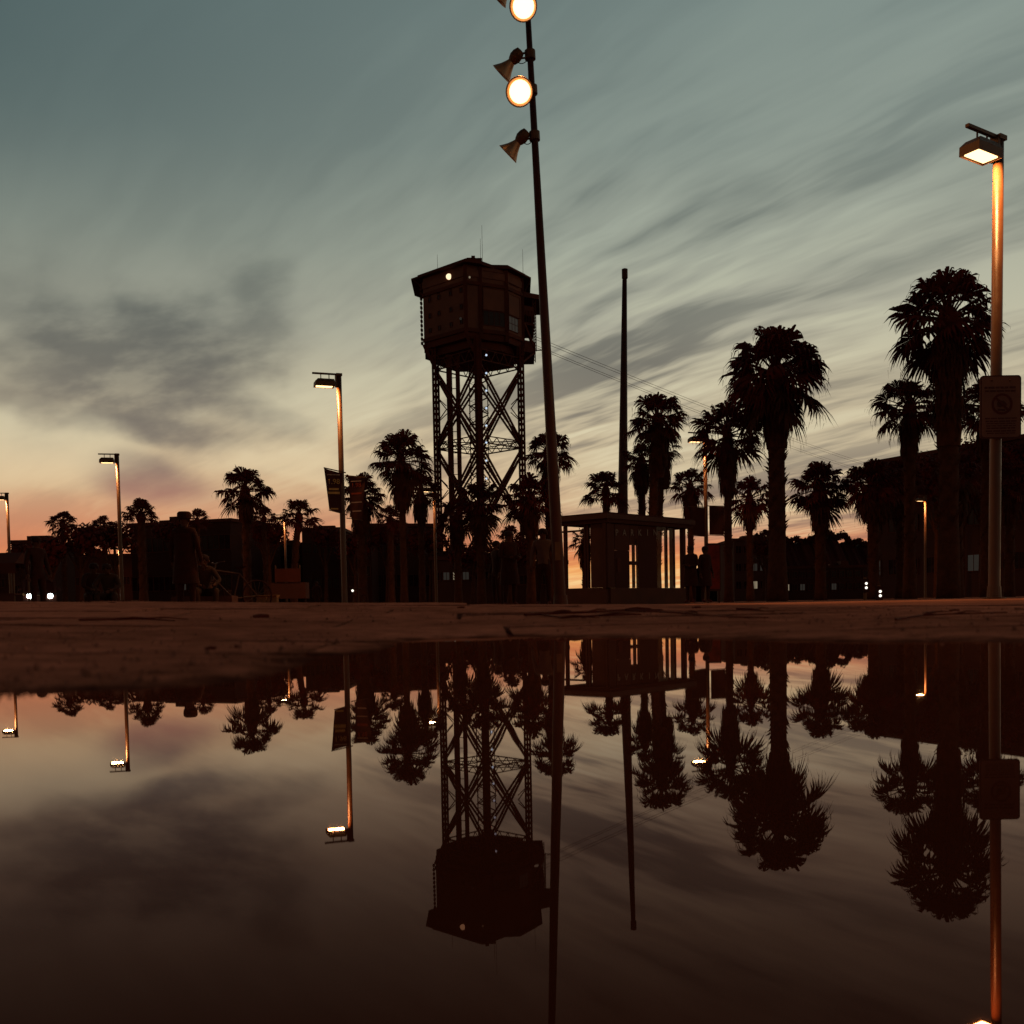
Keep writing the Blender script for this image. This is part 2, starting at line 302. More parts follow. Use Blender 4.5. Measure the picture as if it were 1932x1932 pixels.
# ------------------------------------------------------------------ mesh helpers
class MB:
    def __init__(s): s.v = []; s.f = []; s.mi = []; s.cur = 0
    def add(s, vs, fs):
        o = len(s.v); s.v += [tuple(p) for p in vs]
        for f in fs: s.f.append(tuple(i + o for i in f)); s.mi.append(s.cur)
    def box(s, c, size, rz=0.0, mtx=None):
        hx, hy, hz = size[0] / 2, size[1] / 2, size[2] / 2
        cs, sn = math.cos(rz), math.sin(rz)
        vs = []
        for z in (-hz, hz):
            for (x, y) in ((-hx, -hy), (hx, -hy), (hx, hy), (-hx, hy)):
                p = Vector((x * cs - y * sn, x * sn + y * cs, z))
                if mtx: p = mtx @ Vector((x, y, z))
                vs.append(Vector(c) + p)
        s.add(vs, [(0, 3, 2, 1), (4, 5, 6, 7), (0, 1, 5, 4), (1, 2, 6, 5), (2, 3, 7, 6), (3, 0, 4, 7)])
    def beam(s, p, q, w, h=None, up=(0, 0, 1)):
        p, q = Vector(p), Vector(q); h = h or w
        d = (q - p).normalized(); u = Vector(up)
        if abs(d.dot(u)) > .98: u = Vector((0, 1, 0))
        a = d.cross(u).normalized() * (w / 2); b = a.cross(d).normalized() * (h / 2)
        vs = [p - a - b, p + a - b, p + a + b, p - a + b, q - a - b, q + a - b, q + a + b, q - a + b]
        s.add(vs, [(0, 3, 2, 1), (4, 5, 6, 7), (0, 1, 5, 4), (1, 2, 6, 5), (2, 3, 7, 6), (3, 0, 4, 7)])
    def tube(s, pts, rs, n=8, cap=True):
        pts = [Vector(p) for p in pts]
        if not isinstance(rs, (list, tuple)): rs = [rs] * len(pts)
        vs = []; fs = []
        for i, p in enumerate(pts):
            d = (pts[min(i + 1, len(pts) - 1)] - pts[max(i - 1, 0)]).normalized()
            u = Vector((0, 0, 1)) if abs(d.z) < .95 else Vector((0, 1, 0))
            a = d.cross(u).normalized(); b = a.cross(d).normalized()
            for k in range(n):
                t = 2 * math.pi * k / n
                vs.append(p + (a * math.cos(t) + b * math.sin(t)) * rs[i])
        for i in range(len(pts) - 1):
            for k in range(n):
                k2 = (k + 1) % n
                fs.append((i * n + k, (i + 1) * n + k, (i + 1) * n + k2, i * n + k2))
        if cap:
            fs.append(tuple(range(n))); fs.append(tuple(reversed(range((len(pts) - 1) * n, len(pts) * n))))
        s.add(vs, fs)
    def lathe(s, prof, origin, axis, n=20, cap0=True, cap1=True):
        """prof: (radius, offset along axis)"""
        ax = Vector(axis).normalized(); u = Vector((0, 0, 1)) if abs(ax.z) < .95 else Vector((0, 1, 0))
        a = ax.cross(u).normalized(); b = a.cross(ax).normalized(); o = Vector(origin)
        vs = []; fs = []
        for (r, z) in prof:
            for k in range(n):
                t = 2 * math.pi * k / n
                vs.append(o + ax * z + (a * math.cos(t) + b * math.sin(t)) * r)
        for i in range(len(prof) - 1):
            for k in range(n):
                k2 = (k + 1) % n
                fs.append((i * n + k, i * n + k2, (i + 1) * n + k2, (i + 1) * n + k))
        if cap0: fs.append(tuple(reversed(range(n))))
        if cap1: fs.append(tuple(range((len(prof) - 1) * n, len(prof) * n)))
        s.add(vs, fs)
    def prism(s, poly, z0, z1):
        n = len(poly)
        vs = [(x, y, z0) for x, y in poly] + [(x, y, z1) for x, y in poly]
        fs = [tuple(reversed(range(n))), tuple(range(n, 2 * n))] + [(i, (i + 1) % n, n + (i + 1) % n, n + i) for i in range(n)]
        s.add(vs, fs)
    def build(s, name, material, parent=None, smooth=False, loc=None):
        me = bpy.data.meshes.new(name)
        me.from_pydata(s.v, [], s.f)
        ms = material if isinstance(material, (list, tuple)) else [material]
        for mm in ms: me.materials.append(mm)
        if len(ms) > 1: me.polygons.foreach_set('material_index', s.mi)
        if smooth: me.polygons.foreach_set('use_smooth', [True] * len(me.polygons))
        me.update()
        return link(name, me, parent, loc)

def link(name, me, parent=None, loc=None, mtx=None):
    o = bpy.data.objects.new(name, me); COL.objects.link(o)
    if parent: o.parent = parent
    if mtx is not None: o.matrix_local = mtx
    elif loc is not None: o.location = loc
    return o
def tag(o, label=None, cat=None, group=None, kind=None):
    if label: o['label'] = label
    if cat: o['category'] = cat
    if group: o['group'] = group
    if kind: o['kind'] = kind
    return o
def empty(name, loc=(0, 0, 0), rz=0.0):
    o = bpy.data.objects.new(name, None); COL.objects.link(o); o.location = loc; o.rotation_euler = (0, 0, rz)
    o.empty_display_size = 0.2
    return o
def copy_tree(o, parent=None):
    c = o.copy(); COL.objects.link(c)
    if parent:
        c.parent = parent
    for ch in list(KIDS.get(o.name, [])): copy_tree(ch, c)
    return c
KIDS = {}
def index_kids():
    KIDS.clear()
    for o in bpy.data.objects:
        if o.parent: KIDS.setdefault(o.parent.name, []).append(o)

# ------------------------------------------------------------------ ground
SHORE = [(-30, 0.6), (-9, 1.15), (-3, 1.36), (-1.4, 1.42), (-.75, 1.48), (-.60, 1.53), (-.50, 1.62), (-.45, 1.78), (-.435, 2.13), (-.425, 3.0), (-.40, 3.65), (-.31, 3.90),
         (0, 3.86), (.57, 3.36), (1.29, 2.55), (2.4, 2.0), (4, 1.6), (9, 1.1), (30, 0.5)]
def shore_sd(x, y):
    best = 1e9; ys = None
    for (x0, y0), (x1, y1) in zip(SHORE, SHORE[1:]):
        dx_, dy_ = x1 - x0, y1 - y0
        t = max(0, min(1, ((x - x0) * dx_ + (y - y0) * dy_) / (dx_ * dx_ + dy_ * dy_)))
        d = math.hypot(x - x0 - t * dx_, y - y0 - t * dy_)
        if d < best: best = d
        if x0 <= x <= x1: ys = y0 + dy_ * (x - x0) / dx_
    if ys is None: ys = 0.5
    return best if y > ys else -best
GS = H_CAM / 0.12
PLAZA = 0.03 * GS
def _h(i, j): 
    v_ = math.sin(i * 127.1 + j * 311.7) * 43758.5453; return v_ - math.floor(v_)
def vnoise(x, y):
    i, j = math.floor(x), math.floor(y); u, v_ = x - i, y - j; u = u * u * (3 - 2 * u); v_ = v_ * v_ * (3 - 2 * v_)
    return (_h(i, j) * (1 - u) + _h(i + 1, j) * u) * (1 - v_) + (_h(i, j + 1) * (1 - u) + _h(i + 1, j + 1) * u) * v_
def ground_z(x, y):
    z_ = GS * gz_(x / GS, y / GS)
    if -4 < x < 4 and -1 < y < 5: z_ += .0022 * (vnoise(x * 7, y * 7) - .5) + .0014 * (vnoise(x * 19, y * 19) - .5)
    return z_
def shore(x, y): return GS * shore_sd(x / GS, y / GS)
def gz_(x, y):
    xc = max(-7, min(6, x))
    zc = 0.128 - 0.0242 * xc if xc < 4 else 0.031
    zc = max(zc, 0.04)
    if y > 8:
        t = min(1, (y - 8) / 9); t = t * t * (3 - 2 * t)
        return zc + (0.03 - zc) * t
    sd = shore_sd(x, y)
    if sd < 0: return max(-0.04, sd * 0.08)
    t = sd / (sd + (8 - y) + 1e-6)
    return zc * t ** 0.92 + 0.004 * min(1, sd / .08)
def axis(dense0, dense1, step, far):
    a = []; v = dense0
    while v <= dense1 + 1e-9: a.append(v); v += step
    s = step; v = dense1
    while v < far: s *= 1.45; v += s; a.append(v)
    s = step; v = dense0; b = []
    while v > -far: s *= 1.45; v -= s; b.append(v)
    return list(reversed(b)) + a
xs = axis(-2.6, 2.6, .06, 5000); ys = axis(-1.0, 4.8, .06, 6000)
g = MB()
vs = []
for y in ys:
    for x in xs:
        inslab = -3.1 < x < 3.1 and .4 < y < 4.35
        vs.append((x, y, ground_z(x, y) - (0.018 if inslab else 0.003)))
nx = len(xs)
fs = [(j * nx + i, j * nx + i + 1, (j + 1) * nx + i + 1, (j + 1) * nx + i) for j in range(len(ys) - 1) for i in range(nx - 1)]
g.add(vs, fs)
g.mi = [0 if (-3.1 < (xs[i] + xs[i + 1]) / 2 < 3.1 and .36 < (ys[j] + ys[j + 1]) / 2 < 4.35) else 1 for j in range(len(ys) - 1) for i in range(nx - 1)]
ground = g.build('ground', [M_earth, M_pave], smooth=True)
tag(ground, 'brown paved plaza around the puddle', kind='structure')

# paving slabs
cr, sr = math.cos(rad(2.2)), math.sin(rad(2.2))
def slab(u0, u1, v0, v1, dz, tu, tv):
    b = MB(); nxs, nys = max(3, int((u1 - u0) / .06)), max(3, int((v1 - v0) / .05))
    top = []
    for j in range(nys + 1):
        for i in range(nxs + 1):
            u = u0 + (u1 - u0) * i / nxs; v = v0 + (v1 - v0) * j / nys
            x, y = u * cr - v * sr, u * sr + v * cr
            e = .002 if (i in (0, nxs) or j in (0, nys)) else 0
            top.append((x, y, ground_z(x, y) + dz + tu * (i / nxs - .5) + tv * (j / nys - .5) - e))
    fs = [(j * (nxs + 1) + i, j * (nxs + 1) + i + 1, (j + 1) * (nxs + 1) + i + 1, (j + 1) * (nxs + 1) + i) for j in range(nys) for i in range(nxs)]
    rim = [i for i in range(nxs + 1)] + [j * (nxs + 1) + nxs for j in range(1, nys + 1)] + [nys * (nxs + 1) + i for i in range(nxs - 1, -1, -1)] + [j * (nxs + 1) for j in range(nys - 1, 0, -1)]
    n0 = len(top); bot = [(top[k][0], top[k][1], top[k][2] - .03) for k in rim]
    L = len(rim)
    for k in range(L): fs.append((rim[k], n0 + k, n0 + (k + 1) % L, rim[(k + 1) % L]))
    b.add(top + bot, fs)
    return b
v = 0.36
while v < 4.4:
    dv = rng.choice((.40, .40, .55)); u = -3.2 - rng.random() * .6
    while u < 3.1:
        du = rng.uniform(.75, 1.0)
        cxm, cym = (u + du / 2) * cr - (v + dv / 2) * sr, (u + du / 2) * sr + (v + dv / 2) * cr
        ok = any(shore((u + a * du) * cr - (v + bb * dv) * sr, (u + a * du) * sr + (v + bb * dv) * cr) > -.08 for a in (0, .5, 1) for bb in (0, .5, 1))
        if ok:
            k = .25 if cym < 1.5 else (0.6 if cym < 2.5 else 1)
            slab(u + .007, u + du - .007, v + .007, v + dv - .007, rng.uniform(-.0045, .0045) * k, rng.uniform(-.006, .006) * k, rng.uniform(-.006, .006) * k).build('paving_slab', M_pave, ground)
        u += du
    v += dv

w = MB(); w.add([(-9, -6, 0), (9, -6, 0), (9, 2.4, 0), (-9, 2.4, 0)], [(0, 1, 2, 3)])
water = w.build('puddle_water', M_water); tag(water, 'still dark puddle mirroring the dusk sky', kind='structure')

# loose grit on the paving
g = MB(); gr = random.Random(21)
for k in range(3600):
    y = 0.75 + 3.2 * gr.random() ** 1.4; x = gr.uniform(-.62, .62) * y * 1.15
    z = ground_z(x, y)
    if z < .001: continue
    sz = gr.choice((.0012, .0016, .002, .003, .0045)) * gr.uniform(.7, 1.3); a = gr.uniform(0, 3.1); c_, s_ = math.cos(a) * sz, math.sin(a) * sz
    g.add([(x + c_, y + s_, z), (x - s_ * .8, y + c_ * .8, z), (x - c_, y - s_, z), (x + s_ * .8, y - c_ * .8, z), (x, y, z + sz * gr.uniform(.7, 1.4))], [(0, 1, 4), (1, 2, 4), (2, 3, 4), (3, 0, 4)])
tag(g.build('grit', M_pave), 'fine loose grit scattered over the paving', 'grit', kind='stuff')
# debris on the paving
def gp(px, py):
    """paving point seen at frame position"""
    d = 0.5
    while d < 4.4:
        p = at(px, py, d)
        if p.z <= ground_z(p.x, d) + .002: return Vector((p.x, d, ground_z(p.x, d)))
        d += .005
    p = at(px, py, 3.98); return Vector((p.x, 3.98, ground_z(p.x, 3.98)))
def twig(name, pts, r, label, cat='twig', group=None, forks=0, mt=None):
    r *= .5
    b = MB(); P = []
    for (px, py) in pts:
        q = gp(px, py); P.append(q)
    mid = sum(P, Vector()) / len(P)
    Q = [p + Vector((0, 0, r * .9 + rng.uniform(0, .003))) for p in P]
    b.tube(Q, [r * (1 - .5 * i / (len(Q) - 1)) for i in range(len(Q))], 6)
    for k in range(forks):
        a = Q[rng.randrange(1, len(Q) - 1)]; dirn = (Q[-1] - Q[0]).normalized() * rng.uniform(.04, .12)
        e = a + dirn + Vector((rng.uniform(-.02, .02), rng.uniform(-.05, .05), rng.uniform(0, .006)))
        b.tube([a, (a + e) / 2 + Vector((0, 0, .004)), e], [r * .7, r * .55, r * .3], 5)
    b2 = MB(); b2.add([Vector(p) - mid for p in b.v], b.f)
    o = b2.build(name, mt or M_twig, loc=mid); tag(o, label, cat, group)
    return o
twig('fallen_twig', [(990, 1163), (1040, 1160), (1110, 1158), (1180, 1152), (1250, 1153)], .009, 'long dry forked twig lying on the paving below the leaning mast', forks=7)
twig('fallen_twig', [(1000, 1158), (1060, 1166), (1130, 1163), (1210, 1160)], .007, 'shorter dry twig crossing the long twig below the leaning mast', forks=5)
twig('fallen_twig', [(1180, 1152), (1290, 1158), (1380, 1166), (1450, 1168)], .006, 'thin dry stem trailing right from the twig pile', forks=3)
twig('fallen_twig', [(1390, 1150), (1425, 1151), (1460, 1156)], .008, 'short dark twig on the paving below the tall bushy palm', forks=2)
twig('fallen_twig', [(1690, 1170), (1740, 1163), (1800, 1160), (1900, 1158)], .006, 'dry stem on the paving below the signpost at the right', forks=4)
twig('fallen_twig', [(150, 1172), (210, 1170), (270, 1168), (330, 1172)], .006, 'dry stem along a paving joint at the left', forks=3)
def leaf(px, py, s, label):
    q = gp(px, py); b = MB(); s *= .5
    n = 9; top = []
    for k in range(n):
        t = 2 * math.pi * k / n
        rr = s * (1 + .25 * math.sin(3 * t + 1))
        top.append((rr * math.cos(t) * 1.5, rr * math.sin(t), s * (.35 + .25 * math.cos(2 * t))))
    vs = [(0, 0, s * .75)] + top + [(x * 1.05, y * 1.05, -.004) for x, y, z in top]
    fs = [(0, 1 + k, 1 + (k + 1) % n) for k in range(n)] + [(1 + k, 1 + n + k, 1 + n + (k + 1) % n, 1 + (k + 1) % n) for k in range(n)]
    b.add(vs, fs); o = b.build('dried_leaf', M_twig, loc=q); tag(o, label, 'leaf', 'dried leaves on the paving')
leaf(490, 1164, .028, 'curled dark leaf, the largest on the paving at the left')
leaf(395, 1222, .010, 'small dark leaf on the near paving close to the water edge')
leaf(448, 1218, .007, 'tiny leaf just right of another near the water edge')
leaf(869, 1146, .016, 'small dark leaf on the far paving edge below the tower')
leaf(1313, 1146, .018, 'small dark leaf on the far paving edge below the couple')
leaf(210, 1138, .016, 'small dark leaf on the paving crest at the far left')
leaf(1800, 1152, .016, 'small dark leaf on the paving below the right street lamp')

# ------------------------------------------------------------------ palms
def frond_mesh(seed, el_c, dead=False):
    """fan leaf growing along +Y; hangs towards the true vertical for a leaf held at elevation el_c"""
    r = random.Random(seed); b = MB()
    dn = Vector((0, -math.sin(rad(el_c)), -math.cos(rad(el_c))))
    Lp = r.uniform(.48, .60); Rb = r.uniform(.42, .52); nseg = 20
    sag = r.uniform(.05, .17); fold_k = r.uniform(.06, .24)
    def P(x, y, z):
        return Vector((x, y, z)) + dn * (sag * max(0, y) ** 2.2 + fold_k * abs(x) ** 1.4)
    b.tube([P(0, 0, 0), P(0, Lp * .5, 0.01), P(0, Lp, 0)], [.022, .016, .012], 4, cap=False)
    span = r.uniform(95, 122)
    for i in range(nseg):
        th = rad(-span + 2 * span * i / (nseg - 1) + r.uniform(-4, 4))
        dth = rad(span / (nseg - 1)) * 1.08
        R = Rb * (.68 + .32 * math.cos(th * .66)) * r.uniform(.80, 1.08)
        fold = .016 if i % 2 else -.016
        wr = R * r.uniform(.52, .64)
        def Q(a, rr, dd): return P(math.sin(a) * rr, Lp + math.cos(a) * rr, 0) + dn * dd
        c0 = P(0, Lp, 0)
        wl, wrr = Q(th - dth, wr, fold), Q(th + dth, wr, -fold)
        dr = r.uniform(.04, .11)
        ml, mr = Q(th - dth * .60, R * .80, dr * .6), Q(th + dth * .48, R * .80, dr * .6)
        tip = Q(th + r.uniform(-.08, .08), R * r.uniform(.90, 1.0), dr * 1.3 + r.uniform(.02, .11))
        b.add([c0, wl, wrr, mr, ml, tip], [(0, 1, 2), (1, 4, 3, 2), (4, 5, 3)])
        if r.random() < .55:               # hanging fibre
            t2 = tip + dn * r.uniform(.07, .18) + Vector((r.uniform(-.02, .02), 0, 0))
            b.add([tip + Vector((.007, 0, 0)), tip - Vector((.007, 0, 0)), t2], [(0, 1, 2)])
    me = bpy.data.meshes.new('frond'); me.from_pydata(b.v, [], b.f); me.materials.append(M_dead if dead else M_frond); me.update()
    return me
FRONDS = {e: [frond_mesh(100 + 10 * k + i, e, dead=(e < -40)) for i in range(4)] for k, e in enumerate((75, 45, 15, -15, -45, -70))}

def palm(cx, cy, Rpx, d, skirt_y, hw_px, tw_px, label, n=34, low=-42, seed=0, lean=0.0, joined=False, squash=1.0, stubs=True):
    r = random.Random(seed * 13 + 5)
    S = d / FPX                                # metres per frame px
    c = at(cx, cy, d); R = Rpx * S
    root = empty('palm_tree', (c.x - lean, d, PLAZA)); tag(root, label, 'palm tree', 'fan palms on the plaza')
    top = Vector((lean, 0, c.z - PLAZA))
    # trunk
    tr = max(.11, tw_px * S / 2); b = MB()
    nseg = 14; pts = []; rs = []
    for i in range(nseg + 1):
        t = i / nseg
        pts.append(Vector((lean * t * t, 0, (top.z - .1 * R) * t)))
        rs.append(tr * (1.25 - .3 * min(1, t * 4) if t < .25 else 1.0 - .12 * t) * r.uniform(.95, 1.05))
    b.tube(pts, rs, 10); b.build('trunk', M_bark, root, smooth=True)
    sk_bot = at(cx, skirt_y, d).z - PLAZA if skirt_y else top.z - .7 * R
    if stubs:                                   # old leaf bases sticking out of the trunk
        b = MB(); z = max(top.z * .25, 1.0); k = 0
        while z < sk_bot + .3:
            for q in range(3):
                a = k * 2.4 + q * 2.09; t = z / top.z
                o = Vector((lean * t * t + math.cos(a) * tr * .9, math.sin(a) * tr * .9, z))
                out = Vector((math.cos(a), math.sin(a), r.uniform(.4, 1.1))).normalized() * tr * r.uniform(.35, .75)
                sd = Vector((-math.sin(a), math.cos(a), 0)) * tr * .35
                b.add([o - sd, o + sd, o + out, o + Vector((0, 0, -.12))], [(0, 1, 2), (1, 3, 2), (3, 0, 2)])
            z += .14; k += 1
        if b.v: tag(b.build('leaf_stubs', M_bark, root), kind='stuff')
    # skirt of dead leaves
    if skirt_y:
        b = MB(); zt = top.z - .15 * R; hgt = zt - sk_bot; rw = hw_px * S * .92
        prof = []
        for i in range(7):
            t = i / 6
            prof.append((max(tr, (tr * 1.0 + (max(rw * .62, tr) - tr) * math.sin(math.pi * min(1, .12 + t * .62)) ** .7) if t < .96 else tr * 1.1), -t * hgt * .97))
        b.lathe(prof, (lean, 0, zt), (0, 0, 1), 12)
        nl = int(150 + 60 * hgt)
        for k in range(nl):
            a = r.uniform(0, 2 * math.pi); t = r.random() ** .8
            z0 = zt - hgt * t * .78; rr = rw * (.30 + .45 * math.sin(math.pi * min(1, .15 + t * .7)))
            Ln = r.uniform(.25, .55) * min(1.6, hgt); o = Vector((lean + math.cos(a) * rr, math.sin(a) * rr, z0))
            rr2 = rw * r.uniform(.55, 1.22) * (1 - .35 * t)
            e = Vector((lean + math.cos(a + r.uniform(-.2, .2)) * rr2, math.sin(a) * rr2, max(z0 - Ln, sk_bot - .12 * hgt)))
            sd = Vector((-math.sin(a), math.cos(a), 0)) * r.uniform(.018, .05)
            m_ = (o + e) / 2 + Vector((math.cos(a), math.sin(a), 0)) * rw * .08
            b.add([o - sd, o + sd, m_ + sd * 1.2, m_ - sd * 1.2, e], [(0, 1, 2, 3), (3, 2, 4)])
        tag(b.build('dead_leaf_skirt', M_dead, root), kind='stuff')
    # crown
    b = MB()
    b.lathe([(tr * .9, -.30 * R), (tr * 1.25, -.1 * R), (tr * 1.05, .08 * R), (tr * .5, .22 * R), (.02, .32 * R)], top, (0, 0, 1), 10)
    for k in range(2):                          # unopened spear leaves
        a = k * 1.3 + r.random(); t2 = Vector((math.cos(a) * .14 * R, math.sin(a) * .14 * R, R * r.uniform(.5, .72)))
        b.tube([top, top + t2 * .6, top + t2], [.05 * R, .03 * R, .004], 4)
    crown = b.build('crown', M_frond, root)
    jm = MB()
    n = int(n * 1.35)
    for k in range(n):
        t = (k + .5) / n
        az_ = k * 2.39996 + r.uniform(-.25, .25)
        el_ = 86 - (86 - low) * t ** .98 + r.uniform(-12, 12)
        sc_ = R / 0.84 * r.uniform(.80, 1.14) * (0.86 + .14 * math.cos(rad(el_ - 10)))
        if el_ < -20: sc_ *= .94
        rot = Matrix.Rotation(az_, 4, 'Z') @ Matrix.Rotation(rad(el_), 4, 'X') @ Matrix.Rotation(r.uniform(-.55, .55), 4, 'Y')
        mt_ = Matrix.Translation(top + Vector((0, 0, -.12 * R * t + .02 * R))) @ rot @ Matrix.Diagonal((sc_, sc_, sc_ * squash, 1))
        me = r.choice(FRONDS[min(FRONDS, key=lambda q: abs(q - el_))])
        if joined:
            jm.add([mt_ @ vtx.co for vtx in me.vertices], [tuple(p.vertices) for p in me.polygons])
        else:
            link('frond', me, crown, mtx=mt_)
    if joined: tag(jm.build('fronds', M_frond, crown), kind='stuff')
    return root

palm(1464, 706, 100, 42, 850, 36, 34, 'tall bushy fan palm with a full round crown and thick rough trunk, right of centre', n=46, low=-62, seed=1)
palm(1790, 603, 95, 38, 850, 40, 38, 'tallest shaggy fan palm, standing left of the right street lamp', n=42, low=-75, seed=2)
palm(1716, 770, 66, 44, 864, 24, 22, 'shorter fan palm tucked against the left side of the tallest palm', n=30, low=-40, seed=3)
palm(1862, 768, 62, 46, 862, 24, 22, 'fan palm half hidden behind the rectangular notice sign', n=30, low=-40, seed=4)
palm(1372, 818, 72, 46, 938, 24, 15, 'loose drooping fan palm behind the lamp with paired banners, left of the bushy palm', n=24, low=-48, seed=5)
palm(1240, 792, 55, 57, 905, 24, 18, 'fan palm with long dead skirt just right of the tapered mast', n=36, low=-50, seed=6, lean=.40)
palm(1210, 868, 38, 62, 935, 20, 15, 'small fan palm under the taller one beside the tapered mast', n=26, low=-50, seed=7)
palm(1252, 838, 36, 60, 925, 18, 16, 'slim fan palm trunk close beside the palm right of the tapered mast', n=18, low=-60, seed=8, lean=.50)
palm(1143, 926, 44, 60, None, 0, 14, 'low open fan palm behind the kiosk roof, left of the tapered mast', n=22, low=-30, seed=9)
palm(1302, 918, 40, 58, 990, 20, 12, 'low fan palm behind the banners right of the kiosk', n=22, low=-40, seed=10)
palm(1414, 940, 50, 56, 998, 18, 13, 'ragged low fan palm between the drooping palm and the bushy palm', n=24, low=-50, seed=11)
palm(1547, 920, 56, 52, 1008, 24, 20, 'single fan palm standing clear of the others in front of the hill', n=34, low=-48, seed=12)
palm(1648, 916, 56, 50, 985, 38, 22, 'dense dark fan palm at the left end of the large building', n=56, low=-78, seed=13)
palm(1700, 905, 44, 54, 985, 30, 20, 'smaller dense fan palm covering the roof corner of the large building', n=44, low=-78, seed=34)
palm(757, 868, 60, 48, 968, 24, 13, 'fan palm with ragged skirt just left of the cable car tower', n=32, low=-50, seed=14)
palm(793, 928, 38, 56, 988, 18, 12, 'smaller fan palm between the ragged palm and the tower leg', n=24, low=-45, seed=15)
palm(680, 932, 48, 52, 1010, 24, 18, 'fan palm behind the two banners on the left lamp post', n=28, low=-45, seed=16)
palm(736, 980, 32, 76, None, 0, 12, 'small low fan palm left of the ragged palm, above the roofs', n=20, low=-25, seed=17, joined=True)
palm(462, 926, 54, 55, 985, 20, 16, 'open star-shaped fan palm standing alone at the left', n=26, low=-38, seed=18)
palm(498, 978, 26, 82, None, 0, 9, 'tiny far palm just right of the star-shaped palm', n=18, low=-30, seed=19, joined=True)
palm(564, 974, 38, 70, None, 0, 13, 'leaning low palm beside the far lamp, left of the banners', n=20, low=-25, seed=20, lean=.5)
palm(1036, 852, 48, 52, 945, 22, 20, 'fan palm partly hidden behind the leaning floodlight mast', n=30, low=-50, seed=21)
palm(1000, 938, 52, 50, 1015, 22, 18, 'fan palm in front of the right leg of the tower', n=30, low=-50, seed=22)
palm(905, 952, 52, 54, 1030, 20, 16, 'fan palm in front of the middle leg of the tower', n=30, low=-52, seed=23)
palm(862, 975, 40, 60, 1035, 18, 14, 'fan palm at the foot of the left tower leg', n=24, low=-50, seed=24)
palm(118, 988, 30, 88, None, 0, 10, 'far small palm above the trees at the far left', n=20, low=-30, seed=25, joined=True)
palm(266, 974, 38, 72, None, 0, 16, 'spiky low palm rising behind the third street lamp', n=22, low=-10, seed=26)
palm(196, 998, 28, 92, None, 0, 10, 'far low palm between the third lamp and the trees', n=18, low=-25, seed=27, joined=True)
palm(372, 982, 26, 84, None, 0, 9, 'far palm half hidden behind the capped man', n=16, low=-20, seed=28, joined=True)
palm(1905, 910, 52, 48, 985, 22, 18, 'dark palm under the notice sign at the right edge', n=28, low=-50, seed=29)
palm(1103, 1020, 30, 66, 1070, 14, 12, 'far small palm seen in the gap under the kiosk roof', n=20, low=-50, seed=30)
palm(962, 1018, 30, 58, 1060, 14, 12, 'low far palm between the tower and the standing group', n=20, low=-40, seed=31, joined=True)
palm(1806, 888, 46, 56, 985, 26, 22, 'dense palm below the tallest palm in front of the large building', n=34, low=-60, seed=33)

# bushy broadleaf trees, left background
def bush_tree(cx, cy, wpx, hpx, d, label, seed):
    r = random.Random(seed); S = d / FPX; c = at(cx, cy, d)
    root = empty('tree', (c.x, d, PLAZA)); tag(root, label, 'tree', 'trees in the left background')
    b = MB(); top = c.z - PLAZA
    b.tube([(0, 0, 0), (.1, 0, top * .5), (0, 0, top)], [.22, .17, .08], 8)
    for k in range(5):
        a = k * 1.26; b.tube([(0, 0, top * .55), (math.cos(a) * wpx * S * .3, math.sin(a) * wpx * S * .3, top * .95)], [.1, .03], 5)
    b.build('trunk', M_bark, root)
    b = MB(); cl = []
    for k in range(16 if hpx < 90 else 26):
        a = r.uniform(0, 6.28); q = r.random() ** .5
        cl.append((Vector((math.cos(a) * q * wpx * S * .42, math.sin(a) * q * wpx * S * .3, top + r.uniform(-.6, .7) * hpx * S * .5)), r.uniform(.16, .30) * wpx * S))
    for (cc, rr) in cl:
        for k in range(120):
            n = Vector((r.gauss(0, 1), r.gauss(0, 1), r.gauss(0, 1))).normalized()
            p = cc + n * rr * r.uniform(.55, 1.1); s = r.uniform(.10, .22)
            t1 = n.orthogonal().normalized() * s; t2 = n.cross(t1).normalized() * s * .6
            t1 = t1 + n * r.uniform(-.5, .5) * s
            b.add([p - t1, p + t2, p + t1, p - t2], [(0, 1, 2, 3)])
    tag(b.build('crown', M_frond, root), kind='stuff')
bush_tree(150, 1022, 95, 60, 80, 'dark bushy tree at the far left behind the standing man', 1)
bush_tree(215, 1015, 80, 60, 84, 'dark bushy tree between the third lamp and the standing man', 2)
bush_tree(95, 1045, 70, 50, 78, 'lower bushy tree beside the left edge building', 3)
bush_tree(505, 1010, 75, 50, 95, 'dark bushy tree right of the star-shaped palm', 4)
bush_tree(1815, 905, 120, 70, 88, 'broad dark tree against the large building, right side', 5)
bush_tree(1915, 880, 90, 70, 86, 'dark tree behind the notice sign post', 6)
bush_tree(1765, 905, 120, 110, 86, 'dark tree covering the middle of the large building roof', 9)
bush_tree(1850, 880, 130, 100, 88, 'broad dark tree top between the tallest palm and the notice sign', 10)
bush_tree(1940, 890, 110, 100, 84, 'dark tree cut by the right edge of the frame', 11)
bush_tree(612, 1012, 62, 34, 100, 'low dark tree over the small flat roof left of the banners', 12)
bush_tree(668, 1032, 60, 40, 96, 'low dark tree behind the banner lamp post', 13)
bush_tree(728, 1012, 64, 36, 98, 'low dark tree on the roofline below the small low palm', 14)
bush_tree(330, 1004, 70, 26, 104, 'low dark tree in front of the long flat roof', 15)
bush_tree(40, 1052, 70, 34, 92, 'low dark tree by the leftmost street lamp', 16)
bush_tree(810, 1020, 70, 40, 96, 'dark low tree left of the tower foot', 17)
bush_tree(1440, 1030, 60, 36, 118, 'dark low tree behind the bushy palm trunk', 18)
